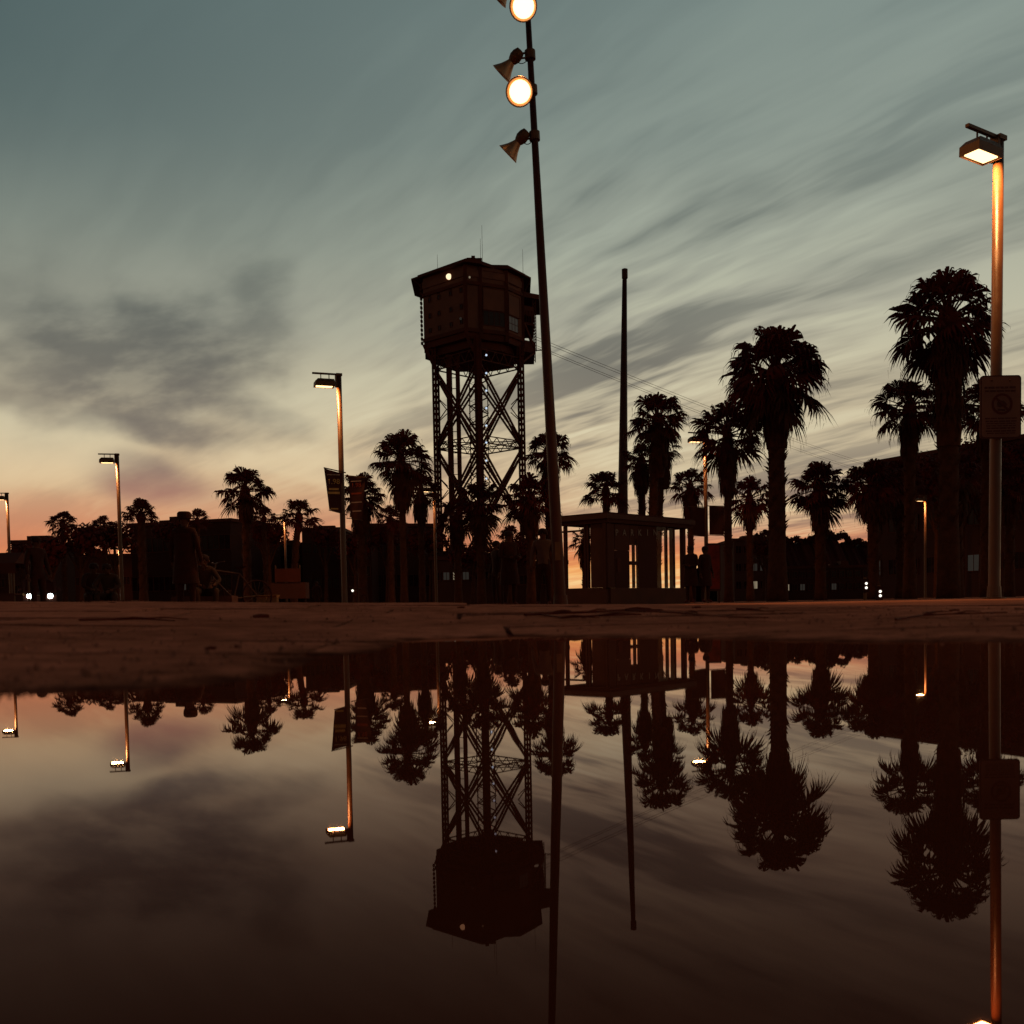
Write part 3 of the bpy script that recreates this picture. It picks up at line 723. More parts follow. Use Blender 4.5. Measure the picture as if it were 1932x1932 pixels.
bush_tree(1000, 1040, 70, 50, 85, 'dark tree beyond the standing group right of the tower', 7)
bush_tree(890, 1045, 80, 45, 88, 'dark tree beyond the tower foot', 8)

# ------------------------------------------------------------------ buildings
def facade_building(name, corners, ztop, label, cols, rows, wall=M_bldg, lit=(), dim=(), win=(1.2, 1.4), roof_h=.35, depth=10, base=1.0):
    """corners: two plan points of the visible front, left to right"""
    A, B = Vector(corners[0]), Vector(corners[1]); e = (B - A); L = e.length; e.normalize(); nrm = Vector((e.y, -e.x))   # towards viewer
    root = empty(name, (A.x, A.y, PLAZA)); root.rotation_euler.z = math.atan2(e.y, e.x)
    tag(root, label, 'building')
    b = MB(); b.box((L / 2, depth / 2, ztop / 2), (L, depth, ztop)); wl = b.build('wall', wall, root)
    b = MB(); b.box((L / 2, depth / 2, ztop + roof_h / 2 + .003), (L + .5, depth + .5, roof_h)); b.build('roof_parapet', M_cladd, root)
    ru = random.Random(int(L * 100))
    for k in range(max(2, int(L / 6))):           # plant on the roof
        w1, h1 = ru.uniform(.7, 2.2), ru.uniform(.3, .9)
        b = MB(); b.box((ru.uniform(.1, .9) * L, ru.uniform(1.5, depth * .6), ztop + roof_h + h1 / 2 + .01), (w1, ru.uniform(.8, 2), h1)); b.build('roof_unit', M_cladd, root)
    for j in range(rows):
        for i in range(cols):
            x = (i + .5) * L / cols; z = base + (j + .5) * (ztop - base) / rows
            k = j * cols + i
            mtw = M_wlit if k in lit else (M_wdim if k in dim else M_win)
            b = MB(); b.box((0, 0, 0), (win[0], .06, win[1])); wo_ = b.build('window', mtw, root, loc=(x, -.02, z))
            b = MB(); t = .09
            for sx in (-1, 1): b.box((sx * (win[0] / 2 + t / 2), -.03, 0), (t, .12, win[1] + 2 * t))
            for sz in (-1, 1): b.box((0, -.03, sz * (win[1] / 2 + t / 2)), (win[0], .12, t))
            b.box((0, -.045, 0), (.05, .03, win[1])); b.build('frame', M_cladd, wo_)
    return root
def gxy(x, d): p = at(x, 1100, d); return (p.x, d)
def zof(x, y, d): return at(x, y, d).z - PLAZA
facade_building('office_building', (gxy(1637, 100), gxy(2150, 76)), zof(1700, 867, 96), 'large dark three-storey building behind the palms at the right', 12, 3, M_bldg2, dim=(0, 5), depth=14)
facade_building('low_building', (gxy(250, 112), gxy(438, 108)), zof(340, 989, 110), 'long flat-roofed low building behind the capped man', 9, 2, M_bldg, dim=(4,), win=(1.3, 1.5))
facade_building('low_building', (gxy(572, 118), gxy(646, 118)), zof(610, 1001, 118), 'small flat-roofed building left of the banner lamp post', 4, 2, M_bldg2, win=(.9, 1.2))
facade_building('low_building', (gxy(698, 110), gxy(838, 112)), zof(760, 994, 111), 'flat-roofed building behind the palms left of the tower', 6, 2, M_bldg, win=(1.0, 1.3))
facade_building('low_building', (gxy(430, 125), gxy(575, 125)), zof(500, 1030, 125), 'low dark building between the star-shaped palm and the far lamps', 6, 2, M_bldg, win=(1.0, 1.0))
facade_building('low_building', (gxy(640, 105), gxy(702, 105)), zof(670, 1026, 105), 'low dark shed behind the banner lamp post', 3, 1, M_bldg, win=(.8, 1.0))
facade_building('harbour_building', (gxy(815, 95), gxy(962, 95)), zof(890, 1056, 95), 'long low harbour building at the foot of the tower with lit windows', 8, 1, M_bldg2, lit=(2,), dim=(1, 3), win=(.55, .7), base=1.4)
facade_building('low_building', (gxy(962, 92), gxy(1068, 92)), zof(1000, 1066, 92), 'low dark building behind the man in the grey shirt', 6, 1, M_bldg, win=(.7, .8))
facade_building('low_building', (gxy(24, 100), gxy(60, 100)), zof(40, 1026, 100), 'small box building at the far left edge', 2, 2, M_bldg2, win=(.5, .8))
facade_building('corner_building', (gxy(1386, 140), gxy(1462, 140)), zof(1420, 1020, 140), 'dim block between the low palms with a lit ground floor', 5, 3, M_bldg2, lit=(2,), dim=(7, 8), win=(.7, 1.0), depth=12)
facade_building('low_building', (gxy(1462, 150), gxy(1640, 150)), zof(1550, 1072, 150), 'low row of buildings under the wooded hill', 12, 2, M_bldg, lit=(1,), dim=(3, 7), win=(.7, .9))

facade_building('low_building', (gxy(-160, 130), gxy(254, 130)), zof(120, 1052, 130), 'low dark row of buildings behind the left trees', 14, 1, M_bldg, win=(.9, 1.0))
# hill beyond
b = MB(); npt = 90; vs = []
for i in range(npt + 1):
    x = 1365 + (1720 - 1365) * i / npt
    prof = 1012 + 6 * math.sin(i * .21) + 5 * math.sin(i * .83 + 1) + 3 * math.sin(i * 2.1)
    if x < 1402: prof = 1040 - (x - 1365) * .72
    if x > 1585: prof += (x - 1585) * .10
    t = at(x, prof, 900); vs += [(t.x, 900, PLAZA - .5), (t.x, 900, t.z * .55), (t.x, 930, t.z), (t.x * 1.1, 1150, t.z * .8), (t.x * 1.1, 1250, -.5)]
b.add(vs, [(i * 5 + k, (i + 1) * 5 + k, (i + 1) * 5 + k + 1, i * 5 + k + 1) for i in range(npt) for k in range(4)])
tag(b.build('hill', M_hill), 'low wooded hill on the horizon', kind='structure')
r = random.Random(3); b = MB()
for i in range(420):
    x = r.uniform(1400, 1700); prof = 1014 + 6 * math.sin((x - 1365) / 355 * 90 * .21) + 5 * math.sin((x - 1365) / 355 * 90 * .83 + 1) + (max(0, x - 1585) * .10)
    p = at(x, prof + r.uniform(-1, 6), 925); rr = r.uniform(1.2, 3.4)
    for k in range(22):
        n = Vector((r.gauss(0, 1), r.gauss(0, 1), r.gauss(0, 1))).normalized(); q = p + n * rr * r.uniform(.5, 1.1)
        t1 = n.orthogonal().normalized() * rr * .35; t2 = n.cross(t1)
        b.add([q - t1, q + t2, q + t1, q - t2], [(0, 1, 2, 3)])
tag(b.build('hill_trees', M_hill), 'far tree cover on the ridge of the wooded hill', 'trees', kind='stuff')

# ------------------------------------------------------------------ cable car tower
TD = 230.0
def tp(x, d, y=760): p = at(x, y, d); return Vector((p.x, d, 0))
def tz(y, d=TD, x=905): return at(x, y, d).z
troot_c = tp(905, TD, 850)
tower = empty('cable_car_tower', (troot_c.x, TD, PLAZA)); tag(tower, 'tall steel lattice cable car tower with boxy platform cabin on top', 'tower')
def T(v): return Vector((v[0] - troot_c.x, v[1] - TD, (v[2] if len(v) > 2 else 0) - PLAZA))
legs = [T(tp(825, 230, 850)), T(tp(905, 220.3, 850)), T(tp(985, 230, 850)), T(tp(905, 239.7, 850))]
for L in legs: L.z = 0
zTop = tz(655)
lev = [0.0, tz(998), tz(847), tz(697)]
for li, L in enumerate(legs):
    b = MB(); hw = .60; cr4 = [(-hw, 0), (0, -hw), (hw, 0), (0, hw)]
    cth = .52 if li == 1 else .48
    for (ox, oy) in cr4: b.beam(L + Vector((ox, oy, -.2)), L + Vector((ox, oy, zTop)), cth)
    z = 0; k = 0
    while z < zTop - 1.3:
        for q in range(4):
            a, c = cr4[q], cr4[(q + 1) % 4]
            p0, p1 = (a, c) if k % 2 else (c, a)
            b.beam(L + Vector((p0[0], p0[1], z)), L + Vector((p1[0], p1[1], z + 1.3)), .17)
        z += 1.3; k += 1
    if li == 1: b.beam(L + Vector((0, 0, 0)), L + Vector((0, 0, zTop)), .85)
    b.build('leg', M_steel, tower)
def dbl(name, p, q, sep=.85, th=.36):
    p, q = Vector(p), Vector(q); d = (q - p).normalized(); side = Vector((0, 0, 1)) - d * d.z; side = side.normalized() * sep / 2
    b = MB(); b.beam(p + side, q + side, th); b.beam(p - side, q - side, th)
    n = 9
    for i in range(n):
        a = p.lerp(q, (i + .5) / n); b.beam(a + side, a - side + d * sep * .8, .10)
    b.build(name, M_steel, tower)
for f in range(4):
    A, B = legs[f], legs[(f + 1) % 4]
    for k in range(3):
        z0, z1 = lev[k] + .6, lev[k + 1] - .6
        dbl('diagonal_brace', A + Vector((0, 0, z0)), B + Vector((0, 0, z1)))
        dbl('diagonal_brace', B + Vector((0, 0, z0)), A + Vector((0, 0, z1)))
    # sub-bracing at mid panel
    for k in range(3):
        zm = (lev[k] + lev[k + 1]) / 2; mid = (A + B) / 2 + Vector((0, 0, zm))
        for E, o in ((A, 1), (B, 1)):
            b = MB()
            for dz_ in (-.22, .22):
                q = E.lerp(mid, .25) ; b.beam(E + Vector((0, 0, zm + dz_ * 14)), E.lerp((A + B) / 2, .48) + Vector((0, 0, zm + dz_ * 2)), .16)
            b.build('secondary_brace', M_steel, tower)
    for z in (lev[2], lev[3]):
        b = MB(); hgt = 1.5 if z == lev[2] else 2.3
        b.beam(A + Vector((0, 0, z)), B + Vector((0, 0, z)), .26); b.beam(A + Vector((0, 0, z + hgt)), B + Vector((0, 0, z + hgt)), .2)
        n = 10
        for i in range(n):
            p0 = A.lerp(B, i / n); p1 = A.lerp(B, (i + 1) / n); zz0, zz1 = (z, z + hgt) if i % 2 else (z + hgt, z)
            b.beam(p0 + Vector((0, 0, zz0)), p1 + Vector((0, 0, zz1)), .14)
        b.build('ring_truss', M_steel, tower)
for (A, B) in ((legs[0], legs[2]), (legs[1], legs[3])):
    b = MB()
    for dz_ in (0, 1.5): b.beam(A + Vector((0, 0, lev[2] + dz_)), B + Vector((0, 0, lev[2] + dz_)), .2)
    for i in range(12):
        p0 = A.lerp(B, i / 12); p1 = A.lerp(B, (i + 1) / 12)
        b.beam(p0 + Vector((0, 0, lev[2] + (i % 2) * 1.5)), p1 + Vector((0, 0, lev[2] + ((i + 1) % 2) * 1.5)), .12)
    b.build('cross_truss', M_steel, tower)
# lift shaft, two solid guide columns
for (xa, wd) in ((850.5, 1.25), (866.5, .95)):
    p = T(tp(xa, 229, 850)); b = MB(); p.z = 0
    b.beam(p, p + Vector((0, 0, zTop)), wd); b.build('lift_column', M_steel, tower)
b = MB(); p0, p1 = T(tp(850.5, 229, 850)), T(tp(866.5, 229, 850)); z = 1
while z < zTop:
    b.beam((p0.x, p0.y, z), (p1.x, p1.y, z), .14); z += 2.4
b.build('lift_frame', M_steel, tower)
# stair core
sc0 = T(tp(888, 231, 850)); sc1 = T(tp(922, 231, 850)); scw = (sc1.x - sc0.x)
b = MB()
for ox in (0, scw):
    for oy in (-1.6, 1.6): b.beam((sc0.x + ox, sc0.y + oy, 0), (sc0.x + ox, sc0.y + oy, zTop), .13)
b.build('stair_frame', M_steel, tower)
k = 0; z = 0.5
hstep = (tz(670) - tz(868)) / 6 / 2
while z < zTop - 2:
    b = MB(); x0, x1 = (sc0.x, sc0.x + scw) if k % 2 else (sc0.x + scw, sc0.x)
    b.beam((x0, sc0.y + (k % 2) * 1.2, z), (x1, sc0.y + (k % 2) * 1.2, z + hstep), .9, .14)
    b.beam((x0, sc0.y + (k % 2) * 1.2 - .5, z + 1.0), (x1, sc0.y + (k % 2) * 1.2 - .5, z + hstep + 1.0), .07)
    b.build('stair_flight', M_steel, tower); z += hstep; k += 1
for y in (670, 704, 737, 770, 803, 835, 869, 903, 936):
    p = T(at(917.5, y, 219.6)); b = MB(); b.lathe([(.05, -.22), (.2, -.14), (.23, .03), (.17, .18), (.04, .22)], p, (0, 0, 1), 10); lamp = b.build('stair_lamp', M_led, tower, smooth=True)
    b = MB(); b.box(p + Vector((0, .35, .28)), (.5, .5, .12)); b.box(p + Vector((-.3, .35, .28)), (.5, .1, .1)); b.build('bracket', M_steel, lamp)

# platform cabin
def plan(pts): 
    out = []
    for (x, d) in pts:
        q = T(tp(x, d, 590)); out.append((q.x, q.y))
    return out
zb, zt_ = tz(624, 221.5, 879) - PLAZA, tz(494, 221.5, 879) - PLAZA          # cabin floor and eaves
body = plan([(799, 230.5), (879, 221.5), (907, 223), (956, 226), (986, 231.5), (984, 246), (935, 250), (850, 250), (799, 240)])
b = MB(); b.prism(body, zb, zt_ - .523); wall = b.build('cabin_wall', M_clad, tower)
def on_edge(i, t): a, c = body[i], body[(i + 1) % len(body)]; return Vector((a[0] + (c[0] - a[0]) * t, a[1] + (c[1] - a[1]) * t, 0))
def enorm(i):
    a, c = Vector(body[i]), Vector(body[(i + 1) % len(body)]); e = (c - a).normalized(); return Vector((e.y, -e.x, 0)), Vector((e.x, e.y, 0)), (c - a).length
H = zt_ - zb
def band(name, z0, z1, off, mt_, edges=range(5), parent=wall):
    b = MB()
    for i in edges:
        nn, ee, Ln = enorm(i); c = on_edge(i, .5) + nn * (off / 2 + .002)
        b.box((c.x, c.y, (z0 + z1) / 2), (Ln + off * .5, off, z1 - z0), math.atan2(ee.y, ee.x))
    return b.build(name, mt_, parent)
band('upper_band', zb + H * .80, zb + H * .90, .22, M_clad)
band('cornice', zb + H * .68, zb + H * .73, .35, M_cladd)
band('base_band', zb - .1, zb + H * .05, .30, M_cladd)
for i in (1, 2, 3, 4):       # corner posts
    q = body[i]; b = MB(); b.beam((q[0], q[1], zb - 1.5), (q[0], q[1], zt_), .8); b.build('corner_post', M_cladd, wall)
def cab_win(i, t, zf, w_, h_, mt_, cols=1, rows=1, name='window'):
    nn, ee, Ln = enorm(i); c = on_edge(i, t) + nn * .05; rz = math.atan2(ee.y, ee.x)
    b = MB(); b.box((0, 0, 0), (w_, .1, h_)); o = b.build(name, mt_, wall); o.location = (c.x, c.y, zb + H * zf); o.rotation_euler.z = rz
    b = MB(); t_ = .12
    for sx in (-1, 1): b.box((sx * (w_ / 2 + t_ / 2), -.05, 0), (t_, .16, h_ + 2 * t_))
    for sz in (-1, 1): b.box((0, -.05, sz * (h_ / 2 + t_ / 2)), (w_, .16, t_))
    for k in range(1, cols): b.box((-w_ / 2 + w_ * k / cols, -.06, 0), (.12, .06, h_))
    for k in range(1, rows): b.box((0, -.07, -h_ / 2 + h_ * k / rows), (w_, .05, .12))
    b.build('frame', M_cladd, o)
for zf in (.10, .32, .56, .64):
    for t in (.16, .38, .66, .90):
        if zf == .64 and t > .7: continue
        cab_win(0, t, zf + .05, .55, .85 if zf < .6 else .6, M_win)
cab_win(0, .90, .845, .8, .8, M_win); cab_win(0, .2, .86, 1.4, .9, M_win, 3); cab_win(0, .45, .86, 1.4, .9, M_win, 3)
cab_win(2, .5, .50, 5.2, 4.6, M_clad, 1, 1, 'wall_panel'); cab_win(3, .45, .48, 4.4, 4.4, M_clad, 1, 1, 'wall_panel')
cab_win(2, .5, .22, 5.2, 3.0, M_win, 4, 1); cab_win(3, .38, .20, 3.6, 3.0, M_wdim, 3, 2)  # faint glow put into the last panes stands in for sky seen through
cab_win(3, .45, .845, 3.6, 1.5, M_win, 5, 2); cab_win(2, .5, .86, 4.6, 1.3, M_win, 5, 1); cab_win(1, .5, .845, 1.2, 1.2, M_win, 2, 2)
def lamp_on(x, y, d, rr, mt_, nm):
    p = T(at(x, y, d)); b = MB(); b.lathe([(.05, -.3), (rr, -.2), (rr * 1.05, .1), (rr * .6, .3)], p, (0, -1, 0), 12); o = b.build(nm, mt_, tower, smooth=True)
    b = MB(); b.box(p + Vector((0, .6, .1)), (rr, .8, .25)); b.build('bracket', M_steel, o)
lamp_on(847, 522, 224.3, .62, M_yell, 'wall_lamp'); lamp_on(886, 523, 221.4, .20, M_wlit, 'wall_lamp'); lamp_on(869, 601, 221.9, .26, M_wdim, 'wall_lamp')
# roof with deep overhanging eaves
roofp = plan([(777, 231.5), (879, 219.6), (907, 221.2), (933, 224.6), (966, 225), (1003, 232.2), (1000, 249), (935, 253), (845, 253), (783, 243)])
b = MB(); b.prism(roofp, zt_ - .52, zt_ - .15); roof = b.build('roof', M_cladd, tower)
inner = [(x * .96, (y) * .96) for x, y in roofp]
b = MB(); b.prism([(x * .9, y * .9) for x, y in roofp], zt_ - .147, zt_ + .5); b.build('roof_cap', M_cladd, roof)
for (x, w_, h_) in ((886, 1.2, .9), (893, .8, 1.3), (903, 1.5, .8)):
    q = T(tp(x, 223, 495)); b = MB(); b.box((q.x, q.y, zt_ + h_ / 2 + .3), (w_, 1.2, h_)); b.build('roof_vent', M_cladd, roof)
for (x, y, d) in ((825, 480, 232), (906, 450, 228), (909, 425, 230), (986, 470, 236)):
    p = T(at(x, y, d)); b = MB(); b.tube([(p.x, p.y, zt_ - .2), p], [.05, .03], 6); b.build('antenna', M_steel, roof)
# eaves struts
for (x, d, x2, d2, y2) in ((780, 231, 798, 230.6, 545), (1001, 232, 986, 231.5, 560)):
    a, c = T(tp(x, d, 525)), T(tp(x2, d2, y2)); b = MB(); b.beam((a.x, a.y, zt_ - .55), (c.x, c.y, tz(y2, d2, x2)), .14); b.build('eaves_strut', M_steel, roof)
# dark under-floor and flared brackets
b = MB(); b.prism([(x * .985, y * .985) for x, y in body], zb - 1.5, zb - .003); b.build('under_floor', M_cladd, tower)
b = MB(); b.prism([(x * .80, y * .80) for x, y in body], zb - 3.2, zb - 1.503); b.build('under_frame', M_steel, tower)
for (p, L) in ((body[0], legs[0]), (body[4], legs[2]), (body[1], legs[1]), (body[6], legs[3])):
    b = MB(); b.beam((p[0], p[1], zb - .6), (L.x, L.y, zb - 6.0), .75); b.beam((p[0], p[1], zb - 1.3), (L.x, L.y, zb - 2.0), .5)
    for t in (.3, .6): 
        q = Vector((p[0], p[1], zb - .8)).lerp(Vector((L.x, L.y, zb - 6)), t); q2 = Vector((p[0], p[1], zb - 1.3)).lerp(Vector((L.x, L.y, zb - 2)), t + .2); b.beam(q, q2, .3)
    b.build('corner_bracket', M_steel, tower)
# ladder and railing on the left face
p = Vector((body[0][0] - .55, body[0][1] + 1.0, 0)); b = MB()
for oy in (-.5, .5): b.beam((p.x, p.y + oy, zb), (p.x, p.y + oy, zt_ - 1.5), .12)
z = zb
while z < zt_ - 1.6: b.box((p.x, p.y, z), (.5, 1.1, .42)); z += 1.0
b.build('ladder', M_steel, tower)
# boarding gallery on the right side
g0, g1 = T(tp(988, 231.5, 600)), T(tp(1008, 233.5, 600)); g2, g3 = T(tp(1006, 244, 600)), T(tp(986, 244, 600))
zg = tz(547, 232, 1000) - PLAZA
o0, o1 = T(tp(985, 231, 560)), T(tp(1022, 234, 560)); o2, o3 = T(tp(1018, 246, 560)), T(tp(985, 246, 560))
b = MB(); b.prism([(o0.x, o0.y), (o1.x, o1.y), (o2.x, o2.y), (o3.x, o3.y)], zg - 1.7, zg - .6); gal = b.build('gallery_roof', M_cladd, tower)
zgl = [tz(588, 233, 1005) - PLAZA, tz(612, 233, 1005) - PLAZA, tz(662, 233, 1005) - PLAZA, tz(655, 233, 1005) - PLAZA]
for q in (g1, g2):
    b = MB()
    for ox in (-.35, .35): b.beam((q.x + ox, q.y, zgl[2]), (q.x + ox, q.y, zg - 1), .2)
    z = zgl[2]; k = 0
    while z < zg - 2: b.beam((q.x - .35, q.y, z), (q.x + .35, q.y, z + .7), .14); z += .7; k += 1
    b.build('gallery_post', M_steel, tower)
for (za, h_) in ((zgl[0], 2.2), (zgl[1], .5), (zgl[3], 2.6)):
    b = MB(); b.prism([(g0.x, g0.y), (g1.x, g1.y), (g2.x, g2.y), (g3.x, g3.y)], za - h_ / 2, za + h_ / 2); b.build('gallery_deck', M_cladd, tower)
for k in range(5):
    q = g0.lerp(g1, k / 4); b = MB(); b.beam((q.x, q.y - .1, zgl[1]), (q.x, q.y - .1, zgl[0]), .18); b.build('gallery_baluster', M_steel, tower)
b = MB(); b.beam((g0.x, g0.y, zgl[1]), (g1.x - .2, g1.y, zgl[3]), .5); b.build('gallery_diagonal', M_steel, tower)
b = MB(); b.beam((g1.x, g1.y, zgl[3] - 1), (legs[2].x + .3, legs[2].y, zgl[3] - 4.2), .45); b.beam((g1.x, g1.y, zgl[3] - .6), (g1.x + 2.6, g1.y, zgl[3] - .6), .2); b.build('gallery_bracket', M_steel, tower)

# aerial cables
for k, (x0, y0, x1, y1) in enumerate(((1012, 636, 1700, 893), (1012, 641, 1700, 897), (1012, 652, 1690, 905), (1012, 656, 1690, 909))):
    a, c = at(x0, y0, 234), at(x1, y1, 640); b = MB()
    P = []
    for i in range(25):
        t = i / 24; q = a.lerp(c, t); q.z -= 9 * 4 * t * (1 - t) * .25; P.append(q - a)
    b.tube(P, .05, 5)
    tag(b.build('aerial_cable', M_steel, loc=a), ('uppermost', 'second', 'third', 'lowest')[k] + ' of the four cables running right from the tower', 'cable', 'aerial cables from the tower')

# ------------------------------------------------------------------ tapered mast behind the kiosk
p0, p1 = at(1173, 1100, 75), at(1178.6, 508, 75)
mroot = empty('tapered_mast', (p0.x, 75, PLAZA)); tag(mroot, 'tall plain tapered mast rising behind the kiosk', 'mast')
tb = Vector((p1.x - p0.x, 0, p1.z - PLAZA))
b = MB(); b.tube([tb * t for t in (0, .1, .5, .97)], [.46, .44, .31, .17], 16); b.build('shaft', M_mast, mroot, smooth=True)
b = MB(); b.lathe([(.17, -.7), (.22, -.65), (.22, .0), (.10, .05)], tb, (0, 0, 1), 16); b.build('cap', M_mast, mroot)
b = MB(); b.lathe([(.75, 0), (.75, .08), (.50, .1), (.48, .4)], (0, 0, 0), (0, 0, 1), 16); b.build('base_flange', M_mast, mroot)

# ------------------------------------------------------------------ leaning floodlight mast
FD = 22.0
p0 = at(1057.5, 1141, FD); p0.z = PLAZA; p1 = at(995.5, 20, FD)
ax = (p1 - p0); ptop = p0 + ax * 1.11
fm = empty('floodlight_mast', p0); tag(fm, 'tall leaning floodlight mast with two lit and three unlit lamps', 'floodlight mast')
b = MB(); b.tube([ax * t for t in (-.005, .02, .25, .5, .75, 1.11)], [.135, .130, .118, .098, .076, .052], 16); b.build('pole', M_mast, fm, smooth=True)
b = MB(); b.lathe([(.28, 0), (.28, .03), (.17, .035), (.15, .25)], (0, 0, 0), (0, 0, 1), 18); b.build('base_plate', M_mast, fm)
b = MB(); b.box(ax.normalized() * 1.2 + Vector((0, -.125, 0)), (.12, .03, .4)); b.build('access_hatch', M_hous, fm)
def pole_at(y):
    lo, hi = 0.0, 1.2
    for _ in range(40):
        mid = (lo + hi) / 2; q = p0 + ax * mid
        v = q - Vector((0, 0, H_CAM)); yy = PYP - FPX * v.dot(U_) / v.dot(W_)
        if yy > y: lo = mid
        else: hi = mid
    return ax * lo
def flood(hx, hy, axis_, lit, yb):
    hpos = at(hx, hy, FD - .05) - p0
    axv = Vector(axis_).normalized()
    f = empty('floodlight', hpos); f.parent = fm
    b = MB(); b.lathe([(.03, -.15), (.09, -.14), (.125, -.05), (.13, .04), (.10, .12), (.075, .16)], (0, 0, 0), axv, 14); b.build('lamp_housing', M_hous, f)
    b = MB()      # spun bell reflector, open double-walled shell
    out = [(.075, .13), (.10, .20), (.145, .30), (.195, .38), (.235, .44), (.268, .49), (.292, .545)][:7 if lit else 5] + ([] if lit else [(.252, .462)]); inn = [(r_ - .012, z_ + .004) for r_, z_ in reversed(out)]
    b.lathe(out + inn, (0, 0, 0), axv, 24, cap0=False, cap1=False); b.build('reflector_bell', M_bell, f, smooth=True)
    b = MB()
    if lit: b.lathe([(.02, .30), (.12, .33), (.19, .41), (.222, .452), (.222, .460), (.19, .488), (.11, .505), (.02, .51)], (0, 0, 0), axv, 24); b.build('lit_lens', M_bulb, f, smooth=True)
    if lit:
        ld = bpy.data.lights.new('lamp_light', 'SPOT'); ld.energy = 1500; ld.color = LAMP; ld.spot_size = rad(150); ld.spot_blend = .6; ld.shadow_soft_size = .12
        lo_ = bpy.data.objects.new('lamp_light', ld); COL.objects.link(lo_); lo_.parent = f; lo_.location = axv * .72; lo_.rotation_euler = axv.to_track_quat('-Z', 'Y').to_euler()
    b = MB()
    if not lit: b.lathe([(.05, .16), (.06, .25), (.03, .31)], (0, 0, 0), axv, 10); b.build('lamp_bulb', M_win, f)
    pb = pole_at(yb) - hpos; b = MB()
    for dz_ in (-.05, .05): b.beam((0, 0, dz_), pb + Vector((0, 0, dz_)), .03)
    b.lathe([(.11, -.09), (.115, -.09), (.115, .09), (.11, .09)], pb, ax, 14); b.build('bracket', M_hous, f)
    b = MB(); e = pb + Vector((0, 0, -.02)); P = []
    for i in range(9):
        t = i / 8; q = Vector((-.02, 0, -.08)).lerp(e, t); q.z -= .16 * 4 * t * (1 - t) * .7; P.append(q)
    b.tube(P, .009, 5); b.build('cable_loop', M_rub, f)
    return f
flood(974, 106, (-.70, .28, -.66), False, 104)
flood(986, 258, (-.70, .28, -.66), False, 257)
flood(966, -38, (-.70, .28, -.66), False, -36)
flood(991, 14, (-.10, -.88, -.46), True, 12)
flood(986, 172, (-.14, -.88, -.46), True, 170)

# ------------------------------------------------------------------ street lamps
LAMP_W = 230.0
def make_lamp():
    root = empty('street_lamp')
    Hh = 8.05
    b = MB(); b.tube([(0, 0, 0), (0, 0, .05), (0, 0, Hh * .5), (0, 0, Hh - .02)], [.105, .100, .095, .088], 18); b.build('pole', M_pole, root, smooth=True)
    b = MB(); b.lathe([(.20, 0), (.20, .025), (.125, .03), (.115, .22)], (0, 0, 0), (0, 0, 1), 16); b.build('base_plate', M_pole, root)
    b = MB(); b.box((0, 0, Hh + .02), (.20, .20, .08)); b.box((-.43, 0, Hh + .03), (.96, .07, .055)); b.box((-.10, 0, Hh - .20), (.06, .16, .40)); b.build('top_arm', M_hous, root)
    for x in (-.34, -.62):
        b = MB(); b.tube([(x, 0, Hh + .02), (x, 0, Hh - .16)], .016, 6); b.build('hanger', M_hous, root)
    # luminaire: wedge box, open underneath
    b = MB(); L0, L1, wy = -.84, -.17, .19; zt0 = Hh - .16; zbm = Hh - .42
    vs = [(L0 + .10, -wy * .75, zt0), (L1 - .02, -wy * .75, zt0), (L1 - .02, wy * .75, zt0), (L0 + .10, wy * .75, zt0),
          (L0, -wy, zt0 - .10), (L1, -wy, zt0 - .10), (L1, wy, zt0 - .10), (L0, wy, zt0 - .10),
          (L0 - .01, -wy, zbm), (L1, -wy, zbm), (L1, wy, zbm), (L0 - .01, wy, zbm)]
    b.add(vs, [(0, 1, 2, 3), (0, 4, 5, 1), (1, 5, 6, 2), (2, 6, 7, 3), (3, 7, 4, 0), (4, 8, 9, 5), (5, 9, 10, 6), (6, 10, 11, 7), (7, 11, 8, 4)])
    ins = [(x * .98 - .008, y * .94, z) for x, y, z in vs[8:]] 
    b.add(vs[8:] + ins + [(x, y, z + .10) for x, y, z in ins], [(0, 4, 5, 1), (1, 5, 6, 2), (2, 6, 7, 3), (3, 7, 4, 0), (4, 8, 9, 5), (5, 9, 10, 6), (6, 10, 11, 7), (7, 11, 8, 4)])
    head = b.build('luminaire', M_hous, root)
    ld = bpy.data.lights.new('lamp_light', 'AREA'); ld.shape = 'RECTANGLE'; ld.size = .54; ld.size_y = .27; ld.energy = LAMP_W; ld.color = LAMP
    lo_ = bpy.data.objects.new('lamp_light', ld); COL.objects.link(lo_); lo_.parent = head; lo_.location = ((L0 + L1) / 2, 0, zbm + .006)
    b = MB(); b.box(((L0 + L1) / 2, 0, zbm + .035), (.54, .27, .05)); b.build('lit_lens', M_panel, head)
    return root
lamp0 = make_lamp(); index_kids()
def place_lamp(i, x, d, label, rz):
    o = lamp0 if i == 0 else copy_tree(lamp0)
    p = at(x, 1138, d); o.location = (p.x, d, PLAZA); o.rotation_euler = (0, 0, rad(rz))
    tag(o, label, 'street lamp', 'street lamps with boxy hanging heads')
    return o
lampR = place_lamp(0, 1875.5, 18.0, 'nearest street lamp, bronze-lit pole carrying the notice sign at the right', 32); lampR.rotation_euler.y = .013
lampL = place_lamp(1, 650.5, 35.0, 'street lamp with two printed banners, left of the tower', 20)
place_lamp(2, 231, 51.5, 'third street lamp from the right along the left side, before the spiky palm', 12)
place_lamp(3, 21.5, 67, 'leftmost street lamp, cut by the left edge of the frame', 10)
lampK = place_lamp(4, 1333.5, 48.5, 'street lamp with dark banners right of the kiosk', 20)
place_lamp(5, 823.5, 67, 'far street lamp in front of the left tower leg', 15)
